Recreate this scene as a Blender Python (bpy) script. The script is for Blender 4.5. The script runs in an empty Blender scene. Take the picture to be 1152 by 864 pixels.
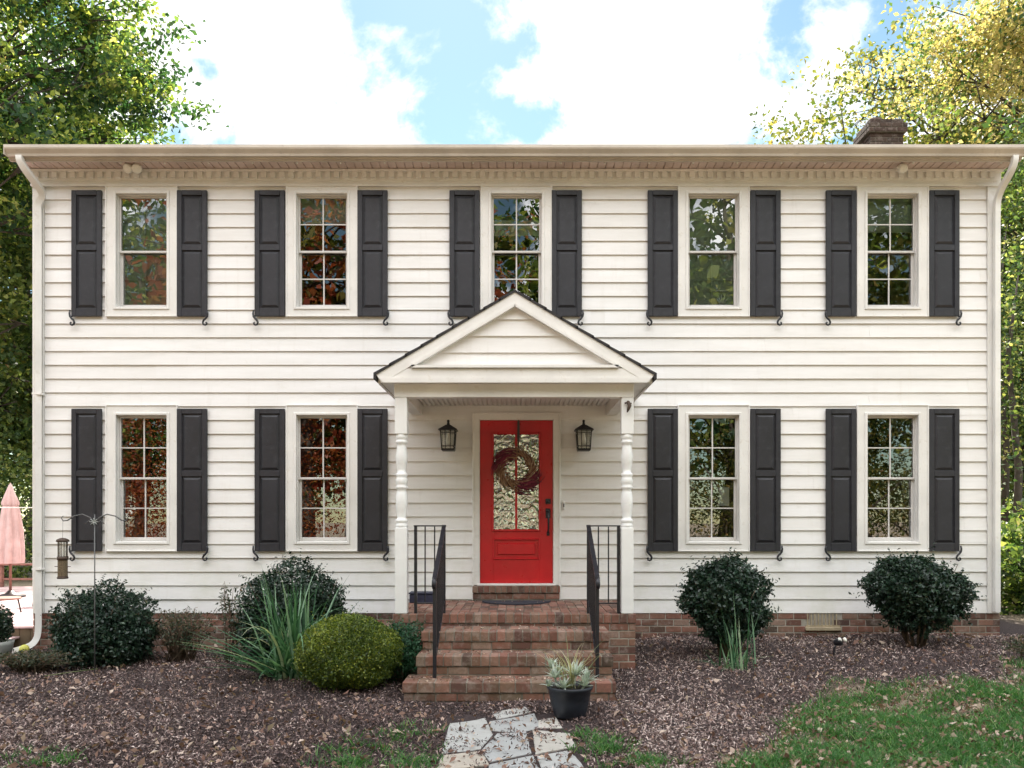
import bpy, math, random
import numpy as np
from mathutils import Vector, Matrix
R = math.radians
random.seed(7); RNG = np.random.default_rng(7)
S = bpy.context.scene
C = S.collection
# ------------------------------------------------------------------ camera
EYE = 1.67; D = 10.0
cam = bpy.data.cameras.new('camera'); co = bpy.data.objects.new('camera', cam); C.objects.link(co)
co.location = (0, -D, EYE); co.rotation_euler = (R(90), 0, 0)
cam.sensor_width = 36; cam.lens = 28.125; cam.shift_x = -7/1152; cam.shift_y = 153/1152
cam.clip_end = 2000; S.camera = co
# ------------------------------------------------------------------ light
SUN_EL, SUN_AZ = 43.0, -4.0          # azimuth from +Y (behind the house), negative to the left
sun = bpy.data.lights.new('sun', 'SUN'); so = bpy.data.objects.new('sun', sun); C.objects.link(so)
sun.energy = 4.6; sun.angle = R(0.6); sun.color = (1.0, 0.93, 0.82)
sd = Vector((math.sin(R(SUN_AZ))*math.cos(R(SUN_EL)), math.cos(R(SUN_AZ))*math.cos(R(SUN_EL)), math.sin(R(SUN_EL))))
so.rotation_euler = sd.to_track_quat('Z', 'Y').to_euler()
VS = S.view_settings
VS.view_transform = 'Standard'; VS.look = 'None'; VS.gamma = 1; VS.use_curve_mapping = False
VS.exposure = 1.82
W = bpy.data.worlds.new('World'); S.world = W; W.use_nodes = True
nt = W.node_tree; N = nt.nodes; L = nt.links; N.clear()
def nd(t, **k):
    n = N.new(t)
    for a, b in k.items(): setattr(n, a, b)
    return n
def mth(op, a, b=None, clamp=False):
    n = N.new('ShaderNodeMath'); n.operation = op; n.use_clamp = clamp
    for i, v in enumerate((a, b)):
        if v is None: continue
        if isinstance(v, (int, float)): n.inputs[i].default_value = v
        else: L.new(v, n.inputs[i])
    return n.outputs[0]
sky = nd('ShaderNodeTexSky', sky_type='NISHITA', sun_disc=False, sun_elevation=R(SUN_EL), sun_rotation=R(SUN_AZ))
sky.air_density = 1.0; sky.dust_density = 0.1; sky.ozone_density = 1.2
tc = nd('ShaderNodeTexCoord')
noi = nd('ShaderNodeTexNoise'); noi.inputs['Scale'].default_value = 6.5; noi.inputs['Detail'].default_value = 10; noi.inputs['Roughness'].default_value = .6; noi.inputs['Distortion'].default_value = .25
L.new(tc.outputs['Generated'], noi.inputs['Vector'])
cov = None
# cumulus banks, each a direction in the sky and an angular size
for (x, y, s, w) in [(235, 5, .11, 1.0), (320, 10, .07, .8), (310, 135, .12, 1.0), (230, 120, .10, .9), (395, 150, .06, .7), (160, 20, .12, .8), (650, 40, .13, 1.0), (750, 90, .17, 1.1), (700, 150, .14, 1.0), (800, 30, .12, .8),
                     (960, 20, .10, .7), (900, 140, .10, .8), (1060, 100, .2, .8), (60, 120, .2, .7), (600, 90, .06, .7), (580, 30, .05, .8), (640, 320, .3, .5)]:
    v = Vector(((x-583)/900, 1, (585-y)/900)).normalized()
    dn = nd('ShaderNodeVectorMath', operation='DISTANCE'); L.new(tc.outputs['Generated'], dn.inputs[0]); dn.inputs[1].default_value = v
    g = mth('SUBTRACT', w, mth('DIVIDE', mth('MULTIPLY', dn.outputs['Value'], w), s), clamp=True)
    cov = g if cov is None else mth('MAXIMUM', cov, g)
# unseen cloud cover overhead and behind the camera, added to light the facade
sep = nd('ShaderNodeSeparateXYZ'); L.new(tc.outputs['Generated'], sep.inputs[0])
oth = mth('MULTIPLY', mth('SUBTRACT', .75, sep.outputs['Y'], clamp=True), .9, clamp=True)
oth = mth('MULTIPLY', mth('MINIMUM', oth, .55), mth('MULTIPLY', mth('SUBTRACT', sep.outputs['Z'], .28, clamp=True), 4.0, clamp=True))
cov = mth('MAXIMUM', cov, oth)
den = mth('ADD', mth('MULTIPLY', cov, .55), mth('MULTIPLY', mth('SUBTRACT', noi.outputs['Fac'], .5), 1.9))
mr = nd('ShaderNodeMapRange'); mr.interpolation_type = 'SMOOTHSTEP'
L.new(den, mr.inputs['Value']); mr.inputs['From Min'].default_value = .06; mr.inputs['From Max'].default_value = .34
noi2 = nd('ShaderNodeTexNoise'); noi2.inputs['Scale'].default_value = 5; noi2.inputs['Detail'].default_value = 5
L.new(tc.outputs['Generated'], noi2.inputs['Vector'])
ccol = nd('ShaderNodeMix', data_type='RGBA'); L.new(noi2.outputs['Fac'], ccol.inputs[0])
ccol.inputs[6].default_value = (7.4, 7.8, 8.4, 1); ccol.inputs[7].default_value = (11, 10.6, 10.2, 1)
# unseen clouds opposite the sun get extra brightness to light the facade
lit = mth('ADD', 1.0, mth('MULTIPLY', mth('SUBTRACT', .35, sep.outputs['Y'], clamp=True), 2.3))
cl2 = nd('ShaderNodeVectorMath', operation='SCALE'); L.new(ccol.outputs[2], cl2.inputs[0]); L.new(lit, cl2.inputs['Scale'])
wx_ = nd('ShaderNodeMix', data_type='RGBA'); L.new(mr.outputs[0], wx_.inputs[0]); tin = nd('ShaderNodeMix', data_type='RGBA', blend_type='MULTIPLY'); tin.inputs[0].default_value = 1; L.new(sky.outputs[0], tin.inputs[6]); tin.inputs[7].default_value = (1.12, 1.2, 1.0, 1); L.new(tin.outputs[2], wx_.inputs[6]); L.new(cl2.outputs[0], wx_.inputs[7])
bg = nd('ShaderNodeBackground'); bg.inputs['Strength'].default_value = .05; L.new(wx_.outputs[2], bg.inputs['Color'])
wo = nd('ShaderNodeOutputWorld'); L.new(bg.outputs[0], wo.inputs[0])
S.cycles.max_bounces = 8; S.cycles.transparent_max_bounces = 12; S.cycles.caustics_reflective = False; S.cycles.caustics_refractive = False

# ------------------------------------------------------------------ materials
class Mat:
    def __init__(s, name):
        s.m = bpy.data.materials.new(name); s.m.use_nodes = True; s.t = s.m.node_tree; s.n = s.t.nodes; s.l = s.t.links
        s.b = s.n['Principled BSDF']; s.o = s.n['Material Output']
    def node(s, t, **k):
        n = s.n.new(t)
        for a, b in k.items(): setattr(n, a, b)
        return n
    def noise(s, scale, detail=4, rough=.55, vec=None, coord='Object', dist=0):
        n = s.node('ShaderNodeTexNoise'); n.inputs['Scale'].default_value = scale; n.inputs['Detail'].default_value = detail
        n.inputs['Roughness'].default_value = rough; n.inputs['Distortion'].default_value = dist
        if vec is None:
            tc = s.node('ShaderNodeTexCoord'); vec = tc.outputs[coord]
        s.l.new(vec, n.inputs['Vector']); return n.outputs['Fac']
    def ramp(s, f, stops, interp='LINEAR'):
        r = s.node('ShaderNodeValToRGB'); r.color_ramp.interpolation = interp
        e = r.color_ramp.elements
        while len(e) < len(stops): e.new(.5)
        for i, (p, c) in enumerate(stops): e[i].position = p; e[i].color = tuple(c)+(1,) if len(c) == 3 else c
        s.l.new(f, r.inputs[0]); return r.outputs[0]
    def mix(s, f, a, b, mode='MIX'):
        m = s.node('ShaderNodeMix', data_type='RGBA', blend_type=mode)
        for i, v in ((0, f), (6, a), (7, b)):
            if isinstance(v, (int, float)): m.inputs[i].default_value = v
            elif isinstance(v, tuple): m.inputs[i].default_value = v+(1,) if len(v) == 3 else v
            else: s.l.new(v, m.inputs[i])
        return m.outputs[2]
    def attr(s, name='rnd'):
        a = s.node('ShaderNodeAttribute', attribute_name=name); return a.outputs['Fac']
    def col(s, v):
        if isinstance(v, tuple): s.b.inputs['Base Color'].default_value = v+(1,)
        else: s.l.new(v, s.b.inputs['Base Color'])
    def rough(s, v):
        if isinstance(v, (int, float)): s.b.inputs['Roughness'].default_value = v
        else: s.l.new(v, s.b.inputs['Roughness'])
    def bump(s, h, strength=.3, dist=.01):
        b = s.node('ShaderNodeBump'); b.inputs['Strength'].default_value = strength; b.inputs['Distance'].default_value = dist
        s.l.new(h, b.inputs['Height']); s.l.new(b.outputs[0], s.b.inputs['Normal']); return b.outputs[0]

def painted(name, c, rough=.45, var=.12, scale=3, bump=.06, dirt=None):
    m = Mat(name); f = m.noise(scale, 6, .6)
    lo = tuple(x*(1-var) for x in c); hi = tuple(min(1, x*(1+var*.4)) for x in c)
    col = m.ramp(f, [(.3, lo), (.65, hi)])
    if dirt:
        d = m.ramp(m.noise(scale*4, 8, .7), [(.56, (0, 0, 0)), (.75, (.5, .5, .5))])
        col = m.mix(d, col, dirt)
    m.col(col); m.rough(m.ramp(m.noise(scale*6, 3), [(.3, (rough-.08,)*3), (.7, (rough+.12,)*3)]))
    m.bump(m.noise(60, 3), bump, .004); return m.m

def siding_mat():
    m = Mat('cream_siding')
    tc = m.node('ShaderNodeTexCoord'); mp = m.node('ShaderNodeMapping'); mp.inputs['Scale'].default_value = (.6, .6, 5)
    m.l.new(tc.outputs['Object'], mp.inputs['Vector'])
    f = m.noise(1.2, 8, .65, mp.outputs[0])
    col = m.ramp(f, [(.3, (.725, .71, .69)), (.62, (.83, .82, .815))])
    st = m.ramp(m.noise(7, 8, .7), [(.60, (0, 0, 0)), (.8, (.35, .35, .35))])
    col = m.mix(st, col, (.50, .45, .36))
    mp2 = m.node('ShaderNodeMapping'); mp2.inputs['Scale'].default_value = (7, 7, .5); m.l.new(tc.outputs['Object'], mp2.inputs['Vector'])
    col = m.mix(m.ramp(m.noise(1.6, 6, .65, mp2.outputs[0]), [(.57, (0, 0, 0)), (.8, (.22, .22, .22))]), col, (.50, .46, .39))
    # mildew low down on the wall
    sp = m.node('ShaderNodeSeparateXYZ'); m.l.new(tc.outputs['Object'], sp.inputs[0])
    g = m.node('ShaderNodeMapRange'); m.l.new(sp.outputs['Z'], g.inputs[0]); g.inputs[1].default_value = .5; g.inputs[2].default_value = 1.6; g.inputs[3].default_value = .5; g.inputs[4].default_value = 0
    g2 = m.node('ShaderNodeMath', operation='MULTIPLY'); m.l.new(g.outputs[0], g2.inputs[0]); m.l.new(m.ramp(m.noise(2.2, 7, .7), [(.45, (0, 0, 0)), (.7, (1, 1, 1))]), g2.inputs[1])
    col = m.mix(g2.outputs[0], col, (.52, .54, .40))
    # per-panel difference
    col = m.mix(m.ramp(m.attr(), [(0, (0, 0, 0)), (1, (.16, .16, .16))]), col, (.60, .56, .50))
    m.col(col); m.rough(.5); m.bump(m.noise(45, 4, .6, mp.outputs[0]), .12, .006); return m.m

def brick_mat(name, stain=.5, dark=1.0):
    m = Mat(name)
    base = m.ramp(m.attr(), [(0, (.06*dark, .032*dark, .028*dark)), (.2, (.13*dark, .055*dark, .04*dark)), (.5, (.21*dark, .085*dark, .06*dark)), (.75, (.26*dark, .125*dark, .09*dark)), (.9, (.20*dark, .13*dark, .095*dark)), (1, (.31*dark, .20*dark, .16*dark))])
    base = m.mix(m.ramp(m.noise(30, 6, .7), [(.35, (0, 0, 0)), (.75, (.55, .55, .55))]), base, (.09, .05, .035))
    moss = m.ramp(m.noise(2.6, 7, .68), [(.42, (0, 0, 0)), (.62, (stain, stain, stain))])
    base = m.mix(moss, base, (.085, .085, .045))
    dust = m.ramp(m.noise(9, 8, .75), [(.5, (0, 0, 0)), (.72, (.65, .65, .65))])
    base = m.mix(dust, base, (.36, .30, .26))
    m.col(base); m.rough(.9); m.bump(m.noise(90, 5, .7), .5, .006); return m.m

def leaf_mat(name, stops, trans=.5, rough=.5):
    m = Mat(name); c = m.ramp(m.attr(), stops)
    m.col(c); m.rough(rough)
    t = m.node('ShaderNodeBsdfTranslucent'); c2 = m.mix(.5, c, c, 'ADD')
    m.l.new(m.mix(1.0, c, (1.5, 1.55, .9), 'MULTIPLY'), t.inputs['Color'])
    mx = m.node('ShaderNodeMixShader'); mx.inputs[0].default_value = trans
    m.l.new(m.b.outputs[0], mx.inputs[1]); m.l.new(t.outputs[0], mx.inputs[2]); m.l.new(mx.outputs[0], m.o.inputs[0])
    return m.m

def glass_mat(name, refl=.16, bump=.03, scale=6, tint=(.75, .8, .82), dist=1.5, rough=0.0, gain=(1, 1, 1), detail=1):
    m = Mat(name)
    m.n.remove(m.b)
    g = m.node('ShaderNodeBsdfGlossy'); g.inputs['Roughness'].default_value = rough; g.inputs['Color'].default_value = gain+(1,)
    t = m.node('ShaderNodeBsdfTransparent'); t.inputs['Color'].default_value = tint+(1,)
    f = m.node('ShaderNodeFresnel'); f.inputs['IOR'].default_value = 1.5
    a = m.node('ShaderNodeMath', operation='ADD', use_clamp=True); m.l.new(f.outputs[0], a.inputs[0]); a.inputs[1].default_value = refl-.04
    mx = m.node('ShaderNodeMixShader'); m.l.new(a.outputs[0], mx.inputs[0]); m.l.new(t.outputs[0], mx.inputs[1]); m.l.new(g.outputs[0], mx.inputs[2])
    b = m.node('ShaderNodeBump'); b.inputs['Strength'].default_value = 1; b.inputs['Distance'].default_value = bump
    m.l.new(m.noise(scale, detail, .5, dist=dist), b.inputs['Height']); m.l.new(b.outputs[0], g.inputs['Normal'])
    m.l.new(mx.outputs[0], m.o.inputs[0]); return m.m

M = {}
M['siding'] = siding_mat()
M['trim'] = painted('cream_trim', (.77, .755, .73), .42, .12, 2.5, .05, (.45, .40, .32))
M['white'] = painted('white_post_paint', (.80, .80, .79), .4, .06, 4)
M['gutter'] = painted('beige_gutter', (.56, .50, .43), .38, .2, 2.0, .03, (.25, .21, .17))
M['soffit'] = painted('tan_soffit', (.66, .53, .48), .55, .18, 3.0, .05, (.3, .25, .22))
M['shutter'] = painted('charcoal_shutter', (.019, .019, .025), .5, .45, 3, .25, (.05, .05, .058))
M['iron'] = painted('black_iron', (.012, .012, .018), .35, .3, 12, .1)
M['bronze'] = painted('dark_bronze', (.03, .02, .02), .4, .3, 20)
M['red'] = painted('red_door_paint', (.50, .006, .012), .34, .2, 2.5, .05)
M['redpanel'] = M['red']
M['sash'] = painted('sash_vinyl', (.62, .60, .58), .4, .1, 5)
M['brick'] = brick_mat('red_brick', .3, 1.1)
M['brickstep'] = brick_mat('stained_step_brick', .45, 1.15)
M['brickfloor'] = brick_mat('pink_paver_brick', .25, 1.15)
M['chim'] = brick_mat('shaded_chimney_brick', .1, .2)  # brick darkened so its colour holds the chimney's shade
M['mortar'] = painted('grey_mortar', (.36, .33, .28), .9, .35, 8, .4)
M['mortard'] = painted('dirty_mortar', (.20, .175, .14), .95, .4, 8, .4)
M['shingle'] = painted('charcoal_shingle', (.035, .033, .035), .9, .4, 30, .6)
M['dark'] = painted('dark_interior', (.05, .047, .045), .9, .2, 3)
M['shade'] = painted('grey_window_shade', (.34, .37, .33), .8, .15, 4)
M['paper'] = painted('white_paper', (.75, .76, .72), .7, .05, 4)
M['glass'] = glass_mat('window_glass', .17, .0009, 2.0, dist=.3, detail=0)
M['glassup'] = glass_mat('rippled_window_glass', .15, .0010, 2.6, (.75, .82, .78), dist=.5, detail=0)
M['doorglass'] = glass_mat('pebbled_door_glass', .42, .011, 12, (.3, .3, .3), .8, .0)
M['lampglass'] = glass_mat('seeded_lamp_glass', .12, .004, 40, (.9, .9, .88))
M['bulb'] = painted('frosted_bulb', (.8, .78, .72), .3, .05, 5)
M['mat'] = painted('dark_coir_mat', (.03, .032, .045), .95, .4, 60, .8)
M['navy'] = painted('navy_box', (.02, .022, .05), .6, .3, 9)
M['rust'] = painted('rusty_brown_metal', (.06, .035, .022), .6, .4, 30)
M['steel'] = painted('grey_steel_rod', (.10, .10, .10), .45, .3, 30)
M['seed'] = painted('bird_seed', (.16, .12, .07), .9, .6, 120, .8)
M['potblack'] = painted('black_plastic_pot', (.018, .022, .032), .42, .3, 12, .15)
M['potgrey'] = painted('pale_grey_pot', (.38, .40, .38), .6, .2, 8)
M['soil'] = painted('potting_soil', (.03, .022, .016), .95, .5, 60, .8)
M['cloth'] = painted('pink_umbrella_cloth', (.66, .47, .45), .85, .2, 6, .3)
M['wood'] = painted('weathered_red_wood', (.28, .13, .10), .75, .4, 9, .4)
M['deck'] = painted('sunlit_tone_deck', (.50, .36, .36), .7, .3, 5, .3)  # pale pink boards hold the blown-out sunlight in their colour
M['skirt'] = painted('brown_deck_skirt', (.12, .085, .05), .85, .3, 6, .4)
M['yellow'] = painted('yellow_ball_rubber', (.62, .60, .12), .5, .15, 20)
M['bark'] = painted('grey_brown_bark', (.075, .06, .048), .95, .5, 9, .9)
M['stem'] = painted('brown_twig', (.10, .07, .045), .9, .4, 20, .5)
M['straw'] = leaf_mat('wreath_straw', [(0, (.14, .06, .04)), (.45, (.34, .18, .11)), (.8, (.50, .32, .20)), (1, (.6, .44, .32))], .15, .8)
M['plum'] = leaf_mat('plum_dried_flowers', [(0, (.09, .01, .03)), (1, (.30, .04, .08))], .15, .8)
M['vent'] = painted('vent_metal', (.40, .33, .22), .6, .3, 20)
M['redleaf'] = leaf_mat('red_leaves', [(0, (.10, .02, .015)), (.4, (.30, .06, .03)), (.75, (.42, .17, .06)), (1, (.5, .32, .14))])
G_GREEN = [(0, (.02, .045, .02)), (.4, (.06, .11, .03)), (.7, (.18, .24, .06)), (.9, (.36, .38, .12)), (1, (.5, .42, .2))]
M['leafgreen'] = leaf_mat('yellow_green_leaves', [(0, (.012, .04, .022)), (.4, (.035, .09, .035)), (.6, (.13, .20, .05)), (.78, (.38, .42, .10)), (.93, (.62, .56, .22)), (1, (.5, .26, .16))], .5)
M['leafgold'] = leaf_mat('gold_leaves', [(0, (.015, .05, .025)), (.3, (.07, .13, .04)), (.5, (.36, .30, .12)), (.8, (.66, .54, .33)), (.93, (.66, .46, .34)), (1, (.42, .16, .12))], .5)
M['leafmix'] = leaf_mat('turning_leaves', [(0, (.02, .04, .012)), (.4, (.06, .09, .02)), (.7, (.2, .19, .05)), (.9, (.36, .25, .09)), (1, (.30, .09, .06))], .5)
M['leafdark'] = leaf_mat('dark_woods_leaves', G_GREEN, .4)
M['yew'] = leaf_mat('dark_holly_leaves', [(0, (.010, .026, .018)), (.6, (.022, .052, .030)), (.92, (.045, .085, .045)), (1, (.13, .13, .07))], .15, .35)
M['box'] = leaf_mat('boxwood_leaves', [(0, (.03, .06, .014)), (.4, (.09, .14, .022)), (.7, (.22, .27, .035)), (1, (.44, .44, .07))], .3, .45)
M['spruce'] = leaf_mat('bright_green_sprigs', [(0, (.012, .05, .025)), (.6, (.03, .11, .05)), (1, (.07, .18, .08))], .3, .5)
M['greygreen'] = leaf_mat('grey_green_leaves', [(0, (.03, .045, .03)), (.6, (.08, .10, .065)), (.9, (.16, .15, .10)), (1, (.28, .16, .11))], .3, .6)
M['blade'] = leaf_mat('strap_blades', [(0, (.025, .07, .035)), (.4, (.06, .16, .08)), (.7, (.15, .29, .17)), (.9, (.26, .40, .27)), (1, (.42, .42, .25))], .35, .4)
M['silver'] = leaf_mat('silver_leaves', [(0, (.30, .36, .33)), (1, (.62, .68, .64))], .2, .7)
M['dry'] = leaf_mat('dry_grass_blades', [(0, (.18, .22, .10)), (.5, (.38, .36, .20)), (1, (.62, .58, .42))], .3, .7)
M['grass'] = leaf_mat('lawn_blades', [(0, (.02, .08, .02)), (.45, (.05, .17, .04)), (.8, (.14, .30, .08)), (1, (.42, .42, .22))], .4, .5)
M['chip'] = leaf_mat('mulch_chips', [(0, (.018, .011, .010)), (.34, (.075, .046, .042)), (.55, (.20, .135, .125)), (.74, (.42, .31, .28)), (1, (.72, .60, .55))], .05, .8)
M['litter'] = leaf_mat('fallen_leaves', [(0, (.09, .045, .035)), (.4, (.22, .12, .09)), (.75, (.42, .28, .22)), (1, (.62, .50, .42))], .2, .7)

def ground_mat():
    m = Mat('mulch_and_lawn_ground')
    tc = m.node('ShaderNodeTexCoord'); v = tc.outputs['Object']
    mul = m.ramp(m.noise(38, 8, .8, v), [(.3, (.012, .008, .008)), (.5, (.04, .026, .026)), (.68, (.10, .07, .07)), (.85, (.22, .17, .16))])
    lawn = m.ramp(m.noise(20, 6, .7, v), [(.3, (.10, .09, .05)), (.5, (.24, .19, .13)), (.7, (.42, .33, .26))])  # tan tone lifted so the unseen far lawn bounces warm light to the eaves
    a = m.attr('lawn')
    m.col(m.mix(a, mul, lawn)); m.rough(.95); m.bump(m.noise(60, 6, .8, v), .9, .02); return m.m
M['ground'] = ground_mat()
def stone_mat():
    m = Mat('flagstone'); c = m.ramp(m.attr(), [(0, (.34, .35, .35)), (.5, (.44, .44, .42)), (.8, (.40, .35, .29)), (1, (.50, .48, .44))])
    c = m.mix(m.ramp(m.noise(7, 9, .75), [(.45, (0, 0, 0)), (.75, (.45, .45, .45))]), c, (.26, .24, .21))
    m.col(c); m.rough(.85); m.bump(m.noise(25, 7, .7), .5, .012); return m.m
M['stone'] = stone_mat()

# ------------------------------------------------------------------ mesh builder
class MB:
    def __init__(s): s.v = []; s.f = []; s.r = []; s.sm = []
    def add(s, vs, fs, r=None, smooth=False):
        o = len(s.v); s.v += [tuple(p) for p in vs]
        if r is None: r = random.random()
        for f in fs: s.f.append(tuple(i+o for i in f)); s.r.append(r); s.sm.append(smooth)
    def box(s, x0, x1, y0, y1, z0, z1, r=None, ch=0):
        if ch <= 0:
            vs = [(x, y, z) for x in (x0, x1) for y in (y0, y1) for z in (z0, z1)]
            s.add(vs, [(0, 1, 3, 2), (4, 6, 7, 5), (0, 4, 5, 1), (2, 3, 7, 6), (0, 2, 6, 4), (1, 5, 7, 3)], r); return
        # chamfered box: 24 verts
        ch = min(ch, (x1-x0)*.45, (y1-y0)*.45, (z1-z0)*.45)
        X = (x0, x1); Y = (y0, y1); Z = (z0, z1); vs = []; idx = {}
        for i in (0, 1):
            for j in (0, 1):
                for k in (0, 1):
                    sx = ch*(1 if i == 0 else -1); sy = ch*(1 if j == 0 else -1); sz = ch*(1 if k == 0 else -1)
                    idx[i, j, k, 0] = len(vs); vs.append((X[i], Y[j]+sy, Z[k]+sz))
                    idx[i, j, k, 1] = len(vs); vs.append((X[i]+sx, Y[j], Z[k]+sz))
                    idx[i, j, k, 2] = len(vs); vs.append((X[i]+sx, Y[j]+sy, Z[k]))
        fs = []
        for i in (0, 1):
            q = [idx[i, 0, 0, 0], idx[i, 1, 0, 0], idx[i, 1, 1, 0], idx[i, 0, 1, 0]]; fs.append(q if i else q[::-1])
            q = [idx[0, i, 0, 1], idx[1, i, 0, 1], idx[1, i, 1, 1], idx[0, i, 1, 1]]; fs.append(q[::-1] if i else q)
            q = [idx[0, 0, i, 2], idx[1, 0, i, 2], idx[1, 1, i, 2], idx[0, 1, i, 2]]; fs.append(q if i else q[::-1])
        for a in (0, 1):
            for b in (0, 1):
                fs.append([idx[0, a, b, 1], idx[1, a, b, 1], idx[1, a, b, 2], idx[0, a, b, 2]])
                fs.append([idx[a, 0, b, 0], idx[a, 1, b, 0], idx[a, 1, b, 2], idx[a, 0, b, 2]])
                fs.append([idx[a, b, 0, 0], idx[a, b, 1, 0], idx[a, b, 1, 1], idx[a, b, 0, 1]])
        for i in (0, 1):
            for j in (0, 1):
                for k in (0, 1): fs.append([idx[i, j, k, 0], idx[i, j, k, 1], idx[i, j, k, 2]])
        s.add(vs, fs, r)
    def tube(s, pts, rad, n=8, r=None, cap=True, smooth=True, sq=False):
        pts = [Vector(p) for p in pts]
        if isinstance(rad, (int, float)): rad = [rad]*len(pts)
        vs = []; up = None
        for i, p in enumerate(pts):
            t = (pts[min(i+1, len(pts)-1)]-pts[max(i-1, 0)]).normalized()
            if up is None:
                up = Vector((0, 0, 1)) if abs(t.z) < .9 else Vector((0, 1, 0))
            a = t.cross(up).normalized(); b = a.cross(t).normalized(); up = b
            for k in range(n):
                th = 2*math.pi*(k+(.5 if sq else 0))/n
                vs.append(p+(a*math.cos(th)+b*math.sin(th))*rad[i])
        fs = [(i*n+k, i*n+(k+1) % n, (i+1)*n+(k+1) % n, (i+1)*n+k) for i in range(len(pts)-1) for k in range(n)]
        if cap: fs += [tuple(range(n))[::-1], tuple((len(pts)-1)*n+k for k in range(n))]
        s.add(vs, fs, r, smooth)
    def lathe(s, prof, cx, cy, z0=0, n=24, r=None, smooth=True, mod=None):
        vs = []
        for (rr, z) in prof:
            for k in range(n):
                th = 2*math.pi*k/n; q = rr*(mod(th, z) if mod else 1)
                vs.append((cx+q*math.cos(th), cy+q*math.sin(th), z0+z))
        m = len(prof)
        fs = [(i*n+k, i*n+(k+1) % n, (i+1)*n+(k+1) % n, (i+1)*n+k) for i in range(m-1) for k in range(n)]
        s.add(vs, fs, r, smooth)
    def prism_y(s, poly, y0, y1, r=None):   # poly in (x,z)
        n = len(poly); vs = [(x, y0, z) for x, z in poly]+[(x, y1, z) for x, z in poly]
        s.add(vs, [tuple(range(n)), tuple(range(2*n-1, n-1, -1))]+[(i, i+n, (i+1) % n+n, (i+1) % n) for i in range(n)], r)
    def prism_x(s, poly, x0, x1, r=None):   # poly in (y,z)
        n = len(poly); vs = [(x0, y, z) for y, z in poly]+[(x1, y, z) for y, z in poly]
        s.add(vs, [tuple(range(n)), tuple(range(2*n-1, n-1, -1))]+[(i, i+n, (i+1) % n+n, (i+1) % n) for i in range(n)], r)
    def prism_z(s, poly, z0, z1, r=None):
        n = len(poly); vs = [(x, y, z0) for x, y in poly]+[(x, y, z1) for x, y in poly]
        s.add(vs, [tuple(range(n)), tuple(range(2*n-1, n-1, -1))]+[(i, i+n, (i+1) % n+n, (i+1) % n) for i in range(n)], r)
    def mesh(s, name, mat):
        me = bpy.data.meshes.new(name); me.from_pydata(s.v, [], s.f); me.materials.append(mat)
        a = me.attributes.new('rnd', 'FLOAT', 'FACE'); a.data.foreach_set('value', s.r)
        me.polygons.foreach_set('use_smooth', s.sm)
        import bmesh as _b
        bm = _b.new(); bm.from_mesh(me); _b.ops.recalc_face_normals(bm, faces=bm.faces); bm.to_mesh(me); bm.free()
        me.update(); return me
    def build(s, name, mat, parent=None, loc=None):
        return link(name, s.mesh(name, mat), parent, loc)
def link(name, me, parent=None, loc=None):
    o = bpy.data.objects.new(name, me); C.objects.link(o)
    if parent: o.parent = parent
    if loc: o.location = loc
    return o
def tag(o, label=None, cat=None, group=None, kind=None):
    if label: o['label'] = label
    if cat: o['category'] = cat
    if group: o['group'] = group
    if kind: o['kind'] = kind
    return o
def thing(name, label, cat, loc=(0, 0, 0), rz=0, group=None):
    o = bpy.data.objects.new(name, None); C.objects.link(o); o.location = loc; o.rotation_euler.z = rz; o.empty_display_size = .2
    return tag(o, label, cat, group)
def copy_tree(o, parent=None):
    c = o.copy(); C.objects.link(c)
    if parent: c.parent = parent
    for ch in list(o.children): copy_tree(ch, c)
    return c
def wx(p): return (p-583)/90
def wz(p): return EYE+(585-p)/90
def at(px, py, d): return Vector(((px-583)*d/900, d-D, EYE+(585-py)*d/900))

def quads(name, P, mat, rnd, parent=None, loc=None, tri=False):
    """P: N x 4 x 3 array of leaf corners -> one mesh"""
    n, k = P.shape[:2]; me = bpy.data.meshes.new(name)
    me.vertices.add(n*k); me.vertices.foreach_set('co', P.reshape(-1).astype(np.float32))
    me.loops.add(n*k); me.loops.foreach_set('vertex_index', np.arange(n*k, dtype=np.int32))
    me.polygons.add(n); me.polygons.foreach_set('loop_start', np.arange(0, n*k, k, dtype=np.int32))
    me.update(calc_edges=True); me.materials.append(mat)
    a = me.attributes.new('rnd', 'FLOAT', 'FACE'); a.data.foreach_set('value', rnd.astype(np.float32))
    return link(name, me, parent, loc)
def leafquads(cen, size, updir=.3, aspect=.55, rng=RNG, out=None, outw=0, flat=None):
    """rhombus leaves at cen (N,3)"""
    n = len(cen); nrm = rng.normal(size=(n, 3)); nrm[:, 2] += updir*2
    if flat is not None: nrm = rng.normal(size=(n, 3))*flat+np.array([0, 0, 1])
    if out is not None: nrm = nrm*(1-outw)+out*outw*2
    nrm /= np.linalg.norm(nrm, axis=1, keepdims=True)+1e-9
    t = rng.normal(size=(n, 3)); a = np.cross(nrm, t); a /= np.linalg.norm(a, axis=1, keepdims=True)+1e-9
    b = np.cross(nrm, a); s = size*rng.uniform(.6, 1.35, size=(n, 1))
    droop = nrm*s*.22
    return np.stack([cen-a*s*.5-droop, cen+b*s*.5*aspect, cen+a*s*.5-droop*.6, cen-b*s*.5*aspect], axis=1)

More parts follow.
